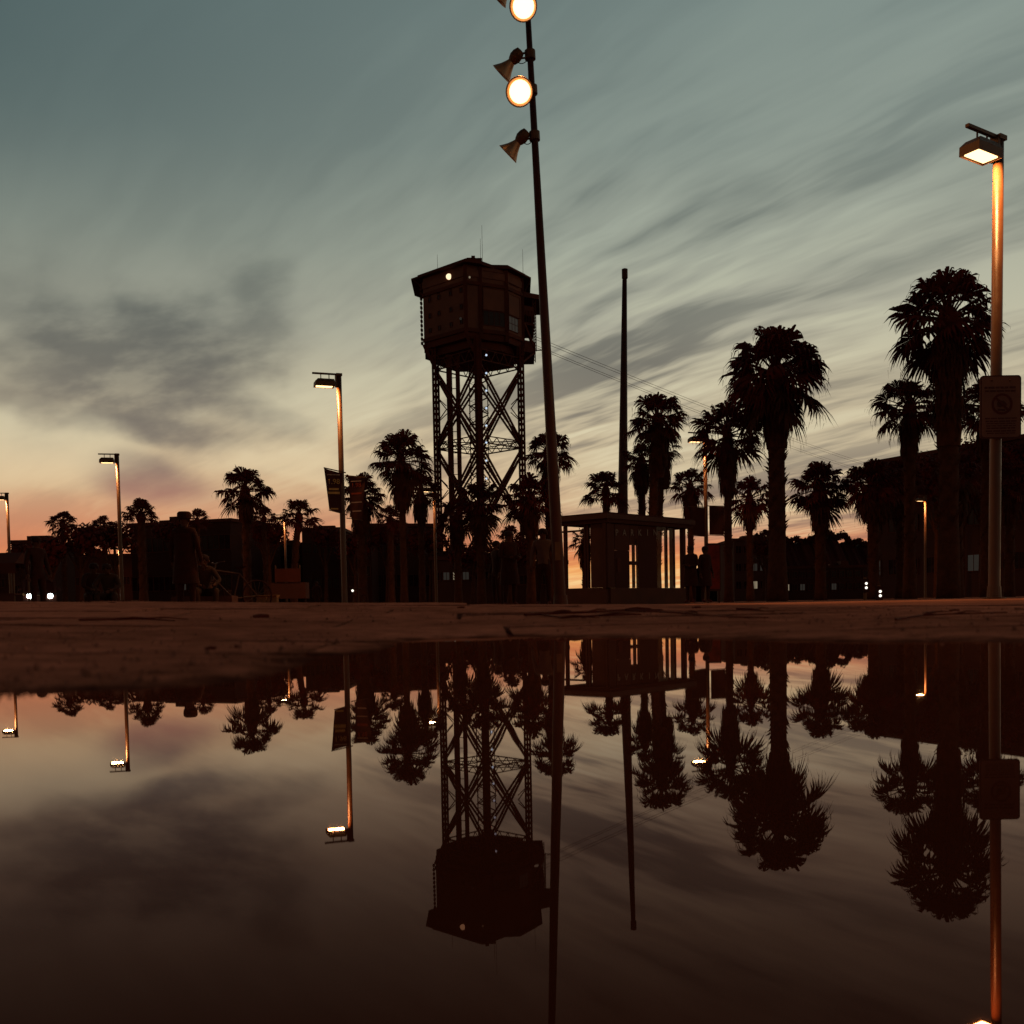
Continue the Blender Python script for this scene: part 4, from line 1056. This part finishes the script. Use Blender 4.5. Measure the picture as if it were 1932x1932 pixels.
place_lamp(6, 541.5, 86, 'far street lamp beside the leaning low palm', 12)
place_lamp(7, 580, 148, 'very far small street lamp right of the leaning low palm', 12)
place_lamp(8, 1871, 64, 'street lamp glowing before the large building, behind the notice sign post', 20)
place_lamp(9, 1746, 80, 'far street lamp glowing in front of the large building, left of the others', 20)
place_lamp(10, 228, 122, 'very far small street lamp hidden behind the third lamp pole', 12)

# ------------------------------------------------------------------ text
def text_mesh(s, size, ext=.004):
    cu = bpy.data.curves.new('lettering', 'FONT'); cu.body = s; cu.size = size; cu.extrude = ext; cu.align_x = 'CENTER'; cu.align_y = 'CENTER'; cu.resolution_u = 3
    o = bpy.data.objects.new('lettering', cu); COL.objects.link(o)
    dg = bpy.context.evaluated_depsgraph_get(); me = bpy.data.meshes.new_from_object(o.evaluated_get(dg))
    bpy.data.objects.remove(o); bpy.data.curves.remove(cu)
    return me

# banners on the lamp posts
def banner(x, ytop, d, w_, h_, rz, side, label, cloth=M_bann, prt=True, tilt=0.0):
    p = at(x, ytop, d); root = empty('banner', (p.x, d, p.z), rad(rz)); tag(root, label, 'banner', 'banners on lamp posts')
    s = side
    b = MB(); nxb, nzb = 6, 8; vs = []
    for j in range(nzb + 1):
        for i in range(nxb + 1):
            u = i / nxb; v_ = j / nzb
            vs.append((s * (u * w_ * (1 - .22 * v_ * 1.0)), .03 * math.sin(u * 3 + v_ * 2), -v_ * h_ + tilt * u))
    fr = [(j * (nxb + 1) + i, j * (nxb + 1) + i + 1, (j + 1) * (nxb + 1) + i + 1, (j + 1) * (nxb + 1) + i) for j in range(nzb) for i in range(nxb)]
    n0 = len(vs); vs2 = vs + [(x_, y_ + .012, z_) for x_, y_, z_ in vs]
    b.add(vs2, fr + [tuple(reversed([k + n0 for k in f])) for f in fr]); b.build('cloth', cloth, root)
    b = MB(); b.beam((-s * .12, 0, .02), (s * w_ * 1.02, 0, .02 + tilt), .035); b.build('top_arm', M_hous, root)
    b = MB(); b.beam((-s * .12, 0, -h_ - .02), (s * w_ * .80, 0, -h_ - .02 + tilt), .03); b.build('bottom_arm', M_hous, root)
    return root
def bprint(root, txt, size, x, z, mt_, rows):
    me = text_mesh(txt, size); me.materials.clear(); me.materials.append(mt_)
    o = link('lettering', me, root); o.location = (x, -.055, z); o.rotation_euler = (rad(90), 0, 0)
    for (zz_, ww, hh) in rows:
        b = MB(); b.box((x, -.050, zz_), (ww, .006, hh)); b.build('printed_line', M_bpr2 if hh < .05 else mt_, root)
bl = banner(646, 893, 34.9, .62, 1.40, 16, -1, 'printed banner on the left side of the lamp post left of the tower', tilt=.16)
bprint(bl, '1.98', .25, -.31, -.30, M_bprt, [(-.06, .44, .03), (-.55, .34, .07), (-.68, .40, .08), (-1.22, .26, .05)])
br = banner(658, 898, 34.9, .62, 1.42, -18, 1, 'darker printed banner on the right side of the lamp post left of the tower', tilt=-.10)
bprint(br, '1.98', .22, .30, -.34, mat('banner_dim_print', (.13, .06, .03), .8), [(-.20, .40, .03), (-.62, .40, .06), (-.92, .40, .035), (-1.22, .34, .04)])
banner(1330, 958, 48.3, .80, 1.35, 10, -1, 'dark banner left of the lamp post beside the kiosk', tilt=.05)
banner(1338, 955, 48.3, .85, 1.35, -10, 1, 'dark banner right of the lamp post beside the kiosk', tilt=-.05)

# notice sign on the nearest lamp post
ps = at(1887.5, 768, 17.86)
sg = empty('notice_sign', ps); tag(sg, 'rectangular notice sign with round prohibition emblem on the right lamp post', 'sign')
w_, h_, rr = .72, 1.10, .06; poly = []
for (cx_, cz_, a0) in ((w_ / 2 - rr, h_ / 2 - rr, 0), (-w_ / 2 + rr, h_ / 2 - rr, 90), (-w_ / 2 + rr, -h_ / 2 + rr, 180), (w_ / 2 - rr, -h_ / 2 + rr, 270)):
    for k in range(6): a = rad(a0 + 18 * k); poly.append((cx_ + rr * math.cos(a), cz_ + rr * math.sin(a)))
def plate(poly, y0, y1): 
    b = MB(); n = len(poly); b.add([(x, y0, z) for x, z in poly] + [(x, y1, z) for x, z in poly], [tuple(range(n)), tuple(reversed(range(n, 2 * n)))] + [(i, n + i, n + (i + 1) % n, (i + 1) % n) for i in range(n)]); return b
pl = plate(poly, -.012, .012).build('plate', M_sgnk, sg)
plate([(x * .93, z * .955) for x, z in poly], -.018, -.013).build('face', M_sign, sg)
def ring(r0, r1, cz_, y, mt_, nm):
    b = MB(); n = 32; vs = []
    for k in range(n):
        a = 2 * math.pi * k / n
        for r_ in (r0, r1):
            for yy in (y, y + .004): vs.append((r_ * math.cos(a) + .02, yy, cz_ + r_ * math.sin(a)))
    fs = []
    for k in range(n):
        a, c = k * 4, ((k + 1) % n) * 4
        fs += [(a, c, c + 2, a + 2), (a + 2, c + 2, c + 3, a + 3), (a, a + 1, c + 1, c)]
    b.add(vs, fs); b.build(nm, mt_, sg)
ring(.145, .185, .05, -.024, M_sgnr, 'emblem_ring')
b = MB(); b.beam((.02 - .11, -.026, .05 + .11), (.02 + .11, -.026, .05 - .11), .035, .006, up=(0, 1, 0)); b.build('emblem_slash', M_sgnr, sg)
b = MB(); b.lathe([(.01, -.02), (.05, 0), (.06, .05), (.03, .10)], (-.01, -.0225, .01), (0, 0, 1), 10); b.v = [(x, -.0225 + (y + .0225) * .03, z) for x, y, z in b.v]; b.beam((.03, -.0225, .10), (.10, -.0225, .02), .04, .002, up=(0, 1, 0)); b.beam((-.06, -.0225, -.05), (.07, -.0225, -.06), .035, .002, up=(0, 1, 0)); b.build('emblem_figure', M_sgnk, sg)
for (z_, ww, hh) in ((.335, .58, .035), (.275, .56, .03), (-.20, .56, .022), (-.25, .54, .022), (-.29, .50, .016), (-.33, .52, .016), (-.37, .50, .022), (-.42, .54, .022), (-.46, .50, .016)):
    k = 0; x = -ww / 2
    while x < ww / 2 - .03:
        l_ = min(rng.uniform(.05, .13), ww / 2 - x); b = MB(); b.box((x + l_ / 2, -.021, z_), (l_, .003, hh)); b.build('printed_word', M_sgnk, sg); x += l_ + .015
for x in (-.16, .16):
    b = MB(); b.lathe([(.018, 0), (.018, .01), (.008, .014)], (x, -.018, .46), (0, -1, 0), 10); b.build('bolt', M_sgnk, sg)
b = MB(); b.lathe([(.105, -.03), (.112, -.03), (.112, .03), (.105, .03)], (-.075, .13, .3), (0, 0, 1), 16); b.build('clamp', M_hous, sg)
b = MB(); b.lathe([(.105, -.03), (.112, -.03), (.112, .03), (.105, .03)], (-.07, .13, -.3), (0, 0, 1), 16); b.build('clamp', M_hous, sg)

# ------------------------------------------------------------------ kiosk: parking entrance
C = at(1146, 967, 32.0); zr = C.z - PLAZA
Lp_ = at(1050, 970, 33.3); Rp_ = at(1312, 980, 35.6)
e1 = Vector((Lp_.x - C.x, Lp_.y - C.y, 0)); e2 = Vector((Rp_.x - C.x, Rp_.y - C.y, 0))
kio = empty('parking_kiosk', (C.x, C.y, PLAZA)); tag(kio, 'flat-roofed glass and panel parking entrance kiosk right of the leaning mast', 'kiosk')
def K(t1, t2): return e1 * t1 + e2 * t2
def kprism(name, t1a, t1b, t2a, t2b, z0, z1, mt_, parent=kio):
    q = [K(t1a, t2a), K(t1b, t2a), K(t1b, t2b), K(t1a, t2b)]; b = MB()
    poly = [(p.x, p.y) for p in q]
    ar = sum(poly[i][0] * poly[(i + 1) % 4][1] - poly[(i + 1) % 4][0] * poly[i][1] for i in range(4))
    if ar < 0: poly.reverse()
    b.prism(poly, z0, z1); return b.build(name, mt_, parent)
rf = kprism('roof', 0, 1, 0, 1, zr - .17, zr - .02, M_roofe)
kprism('roof_top', .02, .98, .01, .99, zr - .017, zr + .03, M_bldg, rf)
kprism('ceiling', .03, .97, .015, .985, zr - .30, zr - .173, M_bldg, rf)
def tx(x, which):     # parameter along a front edge for a frame x
    k = (x - CXP) / FPX; e = e1 if which == 1 else e2
    return (k * C.y - C.x) / (e.x - k * e.y)
pz = .56
inset1, inset2 = .08, .035
kprism('plinth', tx(1146, 1) + inset1, .97, inset2, inset2 + .03, 0, pz, M_conc)
kprism('plinth', inset1, inset1 + .08, inset2 + .033, .97, 0, pz - .02, M_conc)
kprism('floor', .1, .95, .05, .95, .002, .06, M_conc)
kprism('corner_post', inset1 - .02, inset1 + .06, inset2 - .008, inset2 + .026, pz + .003, zr - .31, M_bldg2)
# side wall (towards the mast)
kprism('wall_panel', inset1 + .075, tx(1110, 1), inset2 + .004, inset2 + .022, pz + .003, zr - .31, M_conc)
for x in (1104.5, 1099.5):
    t = tx(x, 1); kprism('side_post', t - .02, t + .015, inset2, inset2 + .02, pz + .003, zr - .31, M_bldg2)
kprism('side_rail', tx(1100, 1), .97, inset2 + .002, inset2 + .010, zr - .52, zr - .46, M_bldg2)
# front wall
def front(name, xa, xb, z0, z1, mt_, th=.05, off=0.0):
    return kprism(name, inset1 + off, inset1 + off + th, tx(xa, 2), tx(xb, 2), z0, z1, mt_)
front('wall_panel', 1153, 1170, pz - .017, zr - .31, M_bldg2)
front('wall_panel', 1171, 1198, pz - .017, 1.75, M_bldg)
front('fascia_panel', 1171, 1198.5, 1.76, zr - .31, M_bldg2)
front('glass_pane', 1199, 1206.5, pz - .017, zr - .75, M_glass, .012)
front('mullion', 1207, 1208.5, pz - .017, zr - .31, M_bldg2)
front('glass_pane', 1209, 1214, pz - .017, zr - .75, M_glass, .012)
front('transom', 1199, 1214, 1.30, 1.42, M_bldg2, .06, -.01)
front('fascia_panel', 1198.9, 1214.8, 1.95, zr - .31, M_bldg2, .05)
front('wall_panel', 1215, 1249, pz - .017, zr - .31, M_bldg)
front('glass_pane', 1250, 1267.5, pz - .017, zr - .31, M_glass, .012)
front('mullion', 1268, 1270, pz - .017, zr - .31, M_bldg2)
front('glass_pane', 1270.5, 1280, pz - .017, zr - .31, M_glass, .012)
front('mullion', 1280.5, 1284, pz - .017, zr - .31, M_bldg2, .08)
front('end_post', 1300, 1304, pz - .017, zr - .31, M_bldg2, .08)
# rear posts
for t2 in (.05, .95): kprism('rear_post', .90, .95, t2 - .01, t2 + .01, .063, zr - .31, M_bldg2)
# notice inside and lettering
rn = kprism('red_notice', inset1 - .015, inset1 - .003, tx(1174, 2), tx(1181, 2), 1.05, 1.5, M_red)
ang = math.atan2(e2.y, e2.x)
for i, ch in enumerate('PARKING'):
    x = 1173.5 + i * (1260 - 1173.5) / 6; t = tx(x, 2)
    me = text_mesh(ch, .30, .006); me.materials.clear(); me.materials.append(M_text)
    q = K(inset1 - .014, t); o = link('letter', me, kio); o.location = (q.x, q.y, at(x, 1005, C.y + t * e2.y).z - PLAZA); o.rotation_euler = (rad(90), 0, ang)

# information board near the couple
q = at(1346, 1100, 37); ib = empty('information_board', (q.x, 37, PLAZA)); tag(ib, 'upright reddish poster board right of the couple', 'poster board')
b = MB(); b.box((0, 0, 1.30), (.52, .10, 1.75)); b.build('frame', M_bldg2, ib)
b = MB(); b.box((0, -.056, 1.30), (.44, .008, 1.6)); b.build('poster', mat('poster', (.085, .026, .016), .7, var=.5, scale=4), ib)
for s in (-.2, .2): b = MB(); b.beam((s, 0, 0), (s, 0, .45), .05); b.build('leg', M_bldg2, ib)

# ------------------------------------------------------------------ people
def person(px, head_y, d, pose, label, shirt=M_clotd, trous=M_clotd, face=0.0, cap=False, height=1.72, hair=M_hair, arms='down', coat=False):
    g = at(px, 1130, d); k = height / 1.72
    root = empty('person', (g.x, d, PLAZA), rad(face)); tag(root, label, 'person', 'people on the plaza')
    J = {}; E = []
    def j(n, p, r): J[n] = (Vector(p) * k, r * k)
    if pose == 'stand':
        j('pel', (0, 0, .95), .135); j('spi', (0, 0, 1.15), .125); j('che', (0, .01, 1.34), .145); j('nec', (0, .0, 1.49), .058)
        j('hd0', (0, -.015, 1.55), .072); j('hd1', (0, -.02, 1.62), .092); j('hd2', (0, -.01, 1.68), .074)
        for s, n in ((-1, 'l'), (1, 'r')):
            j('sh' + n, (s * .175, .01, 1.42), .068); 
            if arms == 'front':
                j('el' + n, (s * .24, -.03, 1.15), .048); j('wr' + n, (s * .12, -.26, 1.12), .033); j('ha' + n, (s * .06, -.30, 1.14), .030)
            else:
                j('el' + n, (s * .25, .02, 1.14), .048); j('wr' + n, (s * .27, -.06, .90), .033); j('ha' + n, (s * .265, -.08, .83), .030)
            j('hp' + n, (s * .09, 0, .89), .105); j('kn' + n, (s * .11, -.02, .50), .068); j('an' + n, (s * .12, .01, .09), .048); j('to' + n, (s * .14, -.15, .045), .042)
    elif pose == 'sit':      # sitting low on a ledge, leaning forward, arms on knees
        j('pel', (0, .05, .42), .14); j('spi', (0, .0, .60), .13); j('che', (0, -.08, .78), .145); j('nec', (0, -.15, .92), .058)
        j('hd0', (0, -.19, .97), .072); j('hd1', (0, -.21, 1.04), .092); j('hd2', (0, -.20, 1.10), .074)
        for s, n in ((-1, 'l'), (1, 'r')):
            j('sh' + n, (s * .175, -.09, .86), .068); j('el' + n, (s * .28, -.28, .64), .048); j('wr' + n, (s * .16, -.46, .56), .033); j('ha' + n, (s * .10, -.51, .53), .030)
            j('hp' + n, (s * .10, .03, .40), .105); j('kn' + n, (s * .19, -.42, .46), .068); j('an' + n, (s * .15, -.40, .09), .048); j('to' + n, (s * .17, -.56, .045), .042)
    def e(a, b_, m_): E.append((a, b_, m_))
    e('pel', 'spi', 1); e('spi', 'che', 1); e('che', 'nec', 1); e('nec', 'hd0', 0); e('hd0', 'hd1', 0); e('hd1', 'hd2', 0)
    for n in 'lr':
        e('che', 'sh' + n, 1); e('sh' + n, 'el' + n, 1); e('el' + n, 'wr' + n, 1); e('wr' + n, 'ha' + n, 0)
        e('pel', 'hp' + n, 2); e('hp' + n, 'kn' + n, 2); e('kn' + n, 'an' + n, 2); e('an' + n, 'to' + n, 3)
    names = list(J); idx = {n: i for i, n in enumerate(names)}
    me = bpy.data.meshes.new('skeleton'); me.from_pydata([J[n][0] for n in names], [(idx[a], idx[b_]) for a, b_, _ in E], [])
    o = bpy.data.objects.new('skeleton', me); COL.objects.link(o)
    o.modifiers.new('skin', 'SKIN'); sv = me.skin_vertices[0].data
    for n in names: r_ = J[n][1]; sv[idx[n]].radius = (r_, r_ * (.78 if n in ('che', 'spi', 'pel') else 1))
    sv[idx['pel']].use_root = True
    sb = o.modifiers.new('sub', 'SUBSURF'); sb.levels = 1; sb.render_levels = 1
    dg = bpy.context.evaluated_depsgraph_get(); bm_ = bpy.data.meshes.new_from_object(o.evaluated_get(dg)); bpy.data.objects.remove(o)
    b = MB(); segs = [(J[a][0], J[b_][0], m_) for a, b_, m_ in E]
    vs = [v_.co.copy() for v_ in bm_.vertices]; b.v = [tuple(v_) for v_ in vs]
    for p in bm_.polygons:
        c = p.center; best = (1e9, 1)
        for (a, q, m_) in segs:
            t = max(0, min(1, (c - a).dot(q - a) / (q - a).length_squared)); dd = (c - a.lerp(q, t)).length
            if dd < best[0]: best = (dd, m_)
        b.f.append(tuple(p.vertices)); b.mi.append(best[1])
    b.cur = 0
    for n in 'lr':          # five fingers of unequal length on each hand
        h0, w0 = J['ha' + n][0], J['wr' + n][0]; dn = (h0 - w0).normalized(); sd = dn.cross(Vector((0, 1, .2))).normalized(); bend = Vector((0, -.35, -.1))
        for q, (off, ln) in enumerate(((-.028, .062), (-.010, .075), (.009, .072), (.026, .056))):
            a = h0 + sd * off * k + dn * .01; b.tube([a, a + (dn + bend * .3) * ln * .5 * k, a + (dn + bend) * ln * k], [.009 * k, .0085 * k, .006 * k], 5)
        a = w0.lerp(h0, .45) - sd * .03 * k; b.tube([a, a + (dn * .6 - sd * .7 + bend * .3) * .035 * k, a + (dn - sd * .6 + bend * .5) * .06 * k], [.011 * k, .010 * k, .007 * k], 5)
    hd = J['hd1'][0]; b.lathe([(.006, 0), (.016, .02), (.012, .045), (.004, .06)], hd + Vector((0, -.095, -.045)) * k, (0, .25, 1), 7)     # nose
    for s in (-1, 1): b.lathe([(.010, 0), (.020, .02), (.020, .045), (.008, .06)], hd + Vector((s * .092, .01, -.045)) * k, (0, 0, 1), 6)   # ears
    b.build('body', [M_skin, shirt, trous, M_shoe], root, smooth=True)
    hb = MB(); prof = [(.103, -.02), (.106, .02), (.100, .055), (.075, .085), (.03, .103)]
    hb.lathe([(r_ * k, z_ * k) for r_, z_ in prof], hd + Vector((0, .018, .015)) * k, (0, -.12, 1), 14)
    if not cap: hb.lathe([(r_ * k, z_ * k) for r_, z_ in ((.05, -.10), (.075, -.05), (.09, 0))], hd + Vector((0, .04, .0)) * k, (0, 0, 1), 12)
    hb.build('hair', hair, root, smooth=True)
    if cap:
        cb = MB(); cb.lathe([(r_ * k, z_ * k) for r_, z_ in ((.114, .0), (.120, .05), (.116, .095), (.09, .118), (.02, .124))], hd + Vector((0, .01, .02)) * k, (0, 0, 1), 16)
        cb.box(hd + Vector((0, -.15, .03)) * k, (.15 * k, .12 * k, .012)); cb.build('cap', M_clotd, root)
    if coat:
        cb = MB(); cb.lathe([(r_ * k, z_ * k) for r_, z_ in ((.24, .52), (.215, .8), (.185, 1.05), (.20, 1.25), (.18, 1.38))], (0, .0, 0), (0, 0, 1), 14, cap0=False, cap1=False)
        cb.v = [(x, y * .72, z) for x, y, z in cb.v]; cb.build('coat', shirt, root, smooth=True)
    return root
person(72, 1010, 22, 'stand', 'standing person in dark clothes at the far left above the white headlights', face=60)
person(352, 968, 18, 'stand', 'person in a flat cap and dark jacket standing with back turned', cap=True, face=170, height=1.78, coat=True)
person(174, 1048, 25, 'sit', 'crouching person in dark clothes left of the third street lamp', face=40, height=1.9)
person(207, 1060, 23, 'sit', 'seated person with tan top and bare knees beside the third street lamp', shirt=M_clott, trous=M_clott, face=10)
person(384, 1060, 20, 'sit', 'seated person in tan top leaning forward beside the bicycle', shirt=M_clott, trous=M_clott, face=25)
person(1026, 1022, 22.4, 'stand', 'person in grey shirt and dark trousers standing just left of the leaning mast', shirt=M_clotg, face=-5)
person(962, 1030, 23, 'stand', 'dark-clothed person standing left of the person in grey', face=30, arms='front', coat=True)
person(938, 1045, 24.5, 'stand', 'shorter dark-clothed person at the left of the standing pair below the tower', face=-60, height=1.6)
person(1304, 1050, 30.5, 'stand', 'left person of the couple in dark coats right of the kiosk', face=-40, coat=True, arms='front')
person(1331, 1050, 30.8, 'stand', 'right person of the couple in dark coats beside the poster board', face=35, coat=True)
person(598, 1100, 62, 'stand', 'small far figure left of the banner lamp post', face=20)

# low stone ledge that the seated people use
q = at(200, 1130, 24); b = MB(); b.box((0, 0, .17), (1.3, .45, .34)); 
le = b.build('stone_ledge', M_conc, loc=(q.x, 24.1, PLAZA)); tag(le, 'low stone ledge under the seated people at the left', 'ledge')
q = at(386, 1130, 20.1); b = MB(); b.box((0, 0, .17), (1.2, .45, .34)); le = b.build('stone_block', M_conc, loc=(q.x, 20.12, PLAZA)); tag(le, 'stone block seat under the person beside the bicycle', 'stone seat')

# bicycle with lit front lamp
def bicycle(px, d, rz, label, lamp_px):
    g_ = at(px, 1130, d); root = empty('bicycle', (g_.x, d, PLAZA), rad(rz)); tag(root, label, 'bicycle')
    for x in (-.52, .52):
        wh = empty('wheel', (x, 0, .34)); wh.parent = root
        b = MB(); P = [Vector((math.cos(2 * math.pi * k / 28) * .32, 0, math.sin(2 * math.pi * k / 28) * .32)) for k in range(29)]
        b.tube(P, .018, 6, cap=False); b.build('tyre', M_rub, wh)
        b = MB()
        for k in range(14): a = 2 * math.pi * k / 14; b.beam((0, 0, 0), (math.cos(a) * .31, 0, math.sin(a) * .31), .006)
        b.lathe([(.02, -.04), (.02, .04)], (0, 0, 0), (0, 1, 0), 8); b.build('spokes', M_bike, wh)
    b = MB(); bb, st, hd, ra, fa = (0.0, 0, .29), (.14, 0, .80), (-.38, 0, .86), (.52, 0, .34), (-.52, 0, .34)
    for a, c in ((bb, st), (bb, (-.42, 0, .70)), (st, hd), (bb, ra), (st, ra)): b.tube([a, c], .016, 7)
    b.build('frame', M_bike, root)
    b = MB(); b.tube([(-.36, 0, .98), (-.42, 0, .68), fa], .015, 7); b.build('fork', M_bike, root)
    b = MB(); b.tube([(-.30, -.28, 1.03), (-.38, -.16, 1.01), (-.36, 0, .99), (-.38, .16, 1.01), (-.30, .28, 1.03)], .013, 6); b.build('handlebar', M_bike, root)
    b = MB(); b.tube([st, (.16, 0, .90)], .012, 6); b.add([(-.0, 0, .93), (.10, -.05, .93), (.30, -.08, .95), (.30, .08, .95), (.10, .05, .93), (.14, 0, .88)], [(0, 1, 2, 3, 4), (0, 5, 1), (1, 5, 2), (2, 5, 3), (3, 5, 4), (4, 5, 0)]); b.build('saddle', M_rub, root)
    b = MB(); b.lathe([(.07, -.01), (.07, .01)], (0, 0, .29), (0, 1, 0), 12); b.tube([(0, -.06, .29), (.05, -.06, .14)], .01, 5); b.tube([(0, .06, .29), (-.05, .06, .44)], .01, 5); b.box((.05, -.1, .13), (.08, .09, .02)); b.box((-.05, .1, .45), (.08, .09, .02)); b.build('crank', M_bike, root)
    b = MB(); b.lathe([(.02, 0), (.05, .04), (.055, .07), (.03, .085)], (-.45, 0, .84), (-1, 0, 0), 12); b.build('headlamp', M_wlens if lamp_px else M_bike, root)
    return root
bicycle(441, 20.6, 40, 'parked bicycle with bright front lamp beside the seated person', True)
bicycle(676, 46, 70, 'far parked bicycle with small white lamp right of the banner lamp post', True)

# far van facing the viewer with headlights on
q = at(75.5, 1128, 60); th_ = math.atan2(-q.x, q.y)
van = empty('van', (q.x - 2.24 * math.sin(th_), q.y + 2.24 * math.cos(th_), PLAZA), th_); tag(van, 'dark van facing the viewer with two bright white headlights', 'van')
b = MB()
prof = [(-2.2, .45), (-2.28, .75), (-2.2, 1.15), (-1.5, 1.35), (-.8, 2.15), (2.3, 2.2), (2.4, 1.2), (2.4, .45)]
nn_ = len(prof); b.add([(-.92, y, z) for y, z in prof] + [(.92, y, z) for y, z in prof], [tuple(range(nn_)), tuple(reversed(range(nn_, 2 * nn_)))] + [(i, nn_ + i, nn_ + (i + 1) % nn_, (i + 1) % nn_) for i in range(nn_)])
b.build('body', M_paint, van)
b = MB(); b.add([(-.8, -1.45, 1.42), (.8, -1.45, 1.42), (.74, -.86, 2.10), (-.74, -.86, 2.10)], [(0, 1, 2, 3)]); b.build('windscreen', M_win, van)
b = MB(); b.box((0, -2.27, .60), (1.7, .12, .22)); b.build('bumper', M_rub, van)
for s in (-1, 1):
    b = MB(); b.lathe([(.04, 0), (.14, .01), (.15, .05), (.06, .09)], (s * .56, -2.24, 1.12), (0, -1, 0), 14); b.build('headlight', M_white, van, smooth=True)
    b = MB(); b.beam((s * .93, -1.15, 1.50), (s * 1.15, -1.2, 1.55), .14, .2); b.build('mirror', M_rub, van)
    for y in (-1.4, 1.5):
        b = MB(); b.lathe([(.30, -.1), (.34, -.08), (.34, .08), (.30, .1)], (s * .86, y, .34), (1, 0, 0), 18); b.build('wheel', M_rub, van)

# red-canopied stall at the left edge
q = at(8, 1130, 40); stl = empty('market_stall', (q.x, 40, PLAZA)); tag(stl, 'market stall with faded red canopy at the left edge', 'stall')
for sx in (-.7, .7):
    for sy in (-.6, .6): b = MB(); b.beam((sx, sy, 0), (sx, sy, 2.1), .05); b.build('post', M_hous, stl)
b = MB(); b.add([(-.85, -.75, 2.05), (.85, -.75, 2.05), (.85, .75, 2.05), (-.85, .75, 2.05), (-.8, 0, 2.5), (.8, 0, 2.5)], [(0, 1, 5, 4), (2, 3, 4, 5), (0, 4, 3), (1, 2, 5)])
b.add([(-.86, -.76, 2.06), (.86, -.76, 2.06), (.86, -.76, 1.65), (-.86, -.76, 1.65)], [(0, 1, 2, 3)]); b.build('canopy', M_red, stl)
b = MB(); b.box((0, -.4, .85), (1.5, .6, .06)); b.box((0, -.68, .43), (1.45, .04, .8)); b.build('counter', M_bldg2, stl)
# vendor cart with red board
q = at(548, 1130, 38); crt = empty('vendor_cart', (q.x, 38, PLAZA)); tag(crt, 'vendor cart with small red sign board left of the banner lamp post', 'cart')
b = MB(); b.box((0, 0, .75), (1.3, .7, .6)); b.build('cart_body', M_bldg2, crt)
b = MB(); b.box((0, -.36, 1.32), (.95, .03, .5)); b.build('sign_board', M_red, crt)
for sx in (-.45, .45):
    b = MB(); b.beam((sx, -.33, 1.05), (sx, -.33, 1.7), .04); b.build('board_post', M_hous, crt)
    b = MB(); b.lathe([(.20, -.03), (.23, -.03), (.23, .03), (.20, .03)], (sx * 1.2, 0, .23), (1, 0, 0), 16); b.build('wheel', M_rub, crt)
for k, (x, lab) in enumerate(((495, 'left cardboard box on the ground beside the vendor cart'), (515, 'right cardboard box on the ground beside the vendor cart'))):
    q = at(x, 1130, 36); b = MB()
    b.box((0, 0, .24), (.34, .34, .48)); bx_ = empty('cardboard_box', (q.x, 36, PLAZA)); b.build('carton', M_card, bx_)
    b = MB(); b.add([(-.17, -.17, .482), (.17, -.17, .482), (.20, -.30, .56), (-.20, -.30, .56)], [(0, 1, 2, 3)]); b.add([(-.17, .17, .482), (.17, .17, .482), (.20, .28, .58), (-.20, .28, .58)], [(3, 2, 1, 0)]); b.build('flap', M_card, bx_)
    tag(bx_, lab, 'box', 'cardboard boxes by the cart')
# litter bin and bollards beyond the crest
for k, (x, d, lab) in enumerate(((1632, 30, 'signal post with twin white lamps, left of two'), (1658, 28, 'shorter signal post with twin white lamps, right of two'))):
    ys_ = (1101, 1109) if k == 0 else (1116, 1124)
    q = at(x, 1130, d); bo = empty('signal_post', (q.x, d, PLAZA)); tag(bo, lab, 'signal post', 'signal posts')
    zt2 = at(x, ys_[0], d).z - PLAZA
    b = MB(); b.tube([(0, 0, 0), (0, 0, zt2 + .18)], .045, 10); b.build('post', M_hous, bo)
    b = MB(); b.box((0, -.03, (zt2 + at(x, ys_[1], d).z - PLAZA) / 2), (.16, .14, .40)); bxx = b.build('lamp_box', M_rub, bo)
    for y in ys_:
        z_ = at(x, y, d).z - PLAZA; b = MB(); b.lathe([(.035, 0), (.04, .02), (.02, .035)], (0, -.10, z_), (0, -1, 0), 10); b.build('lens', M_wlens, bxx)
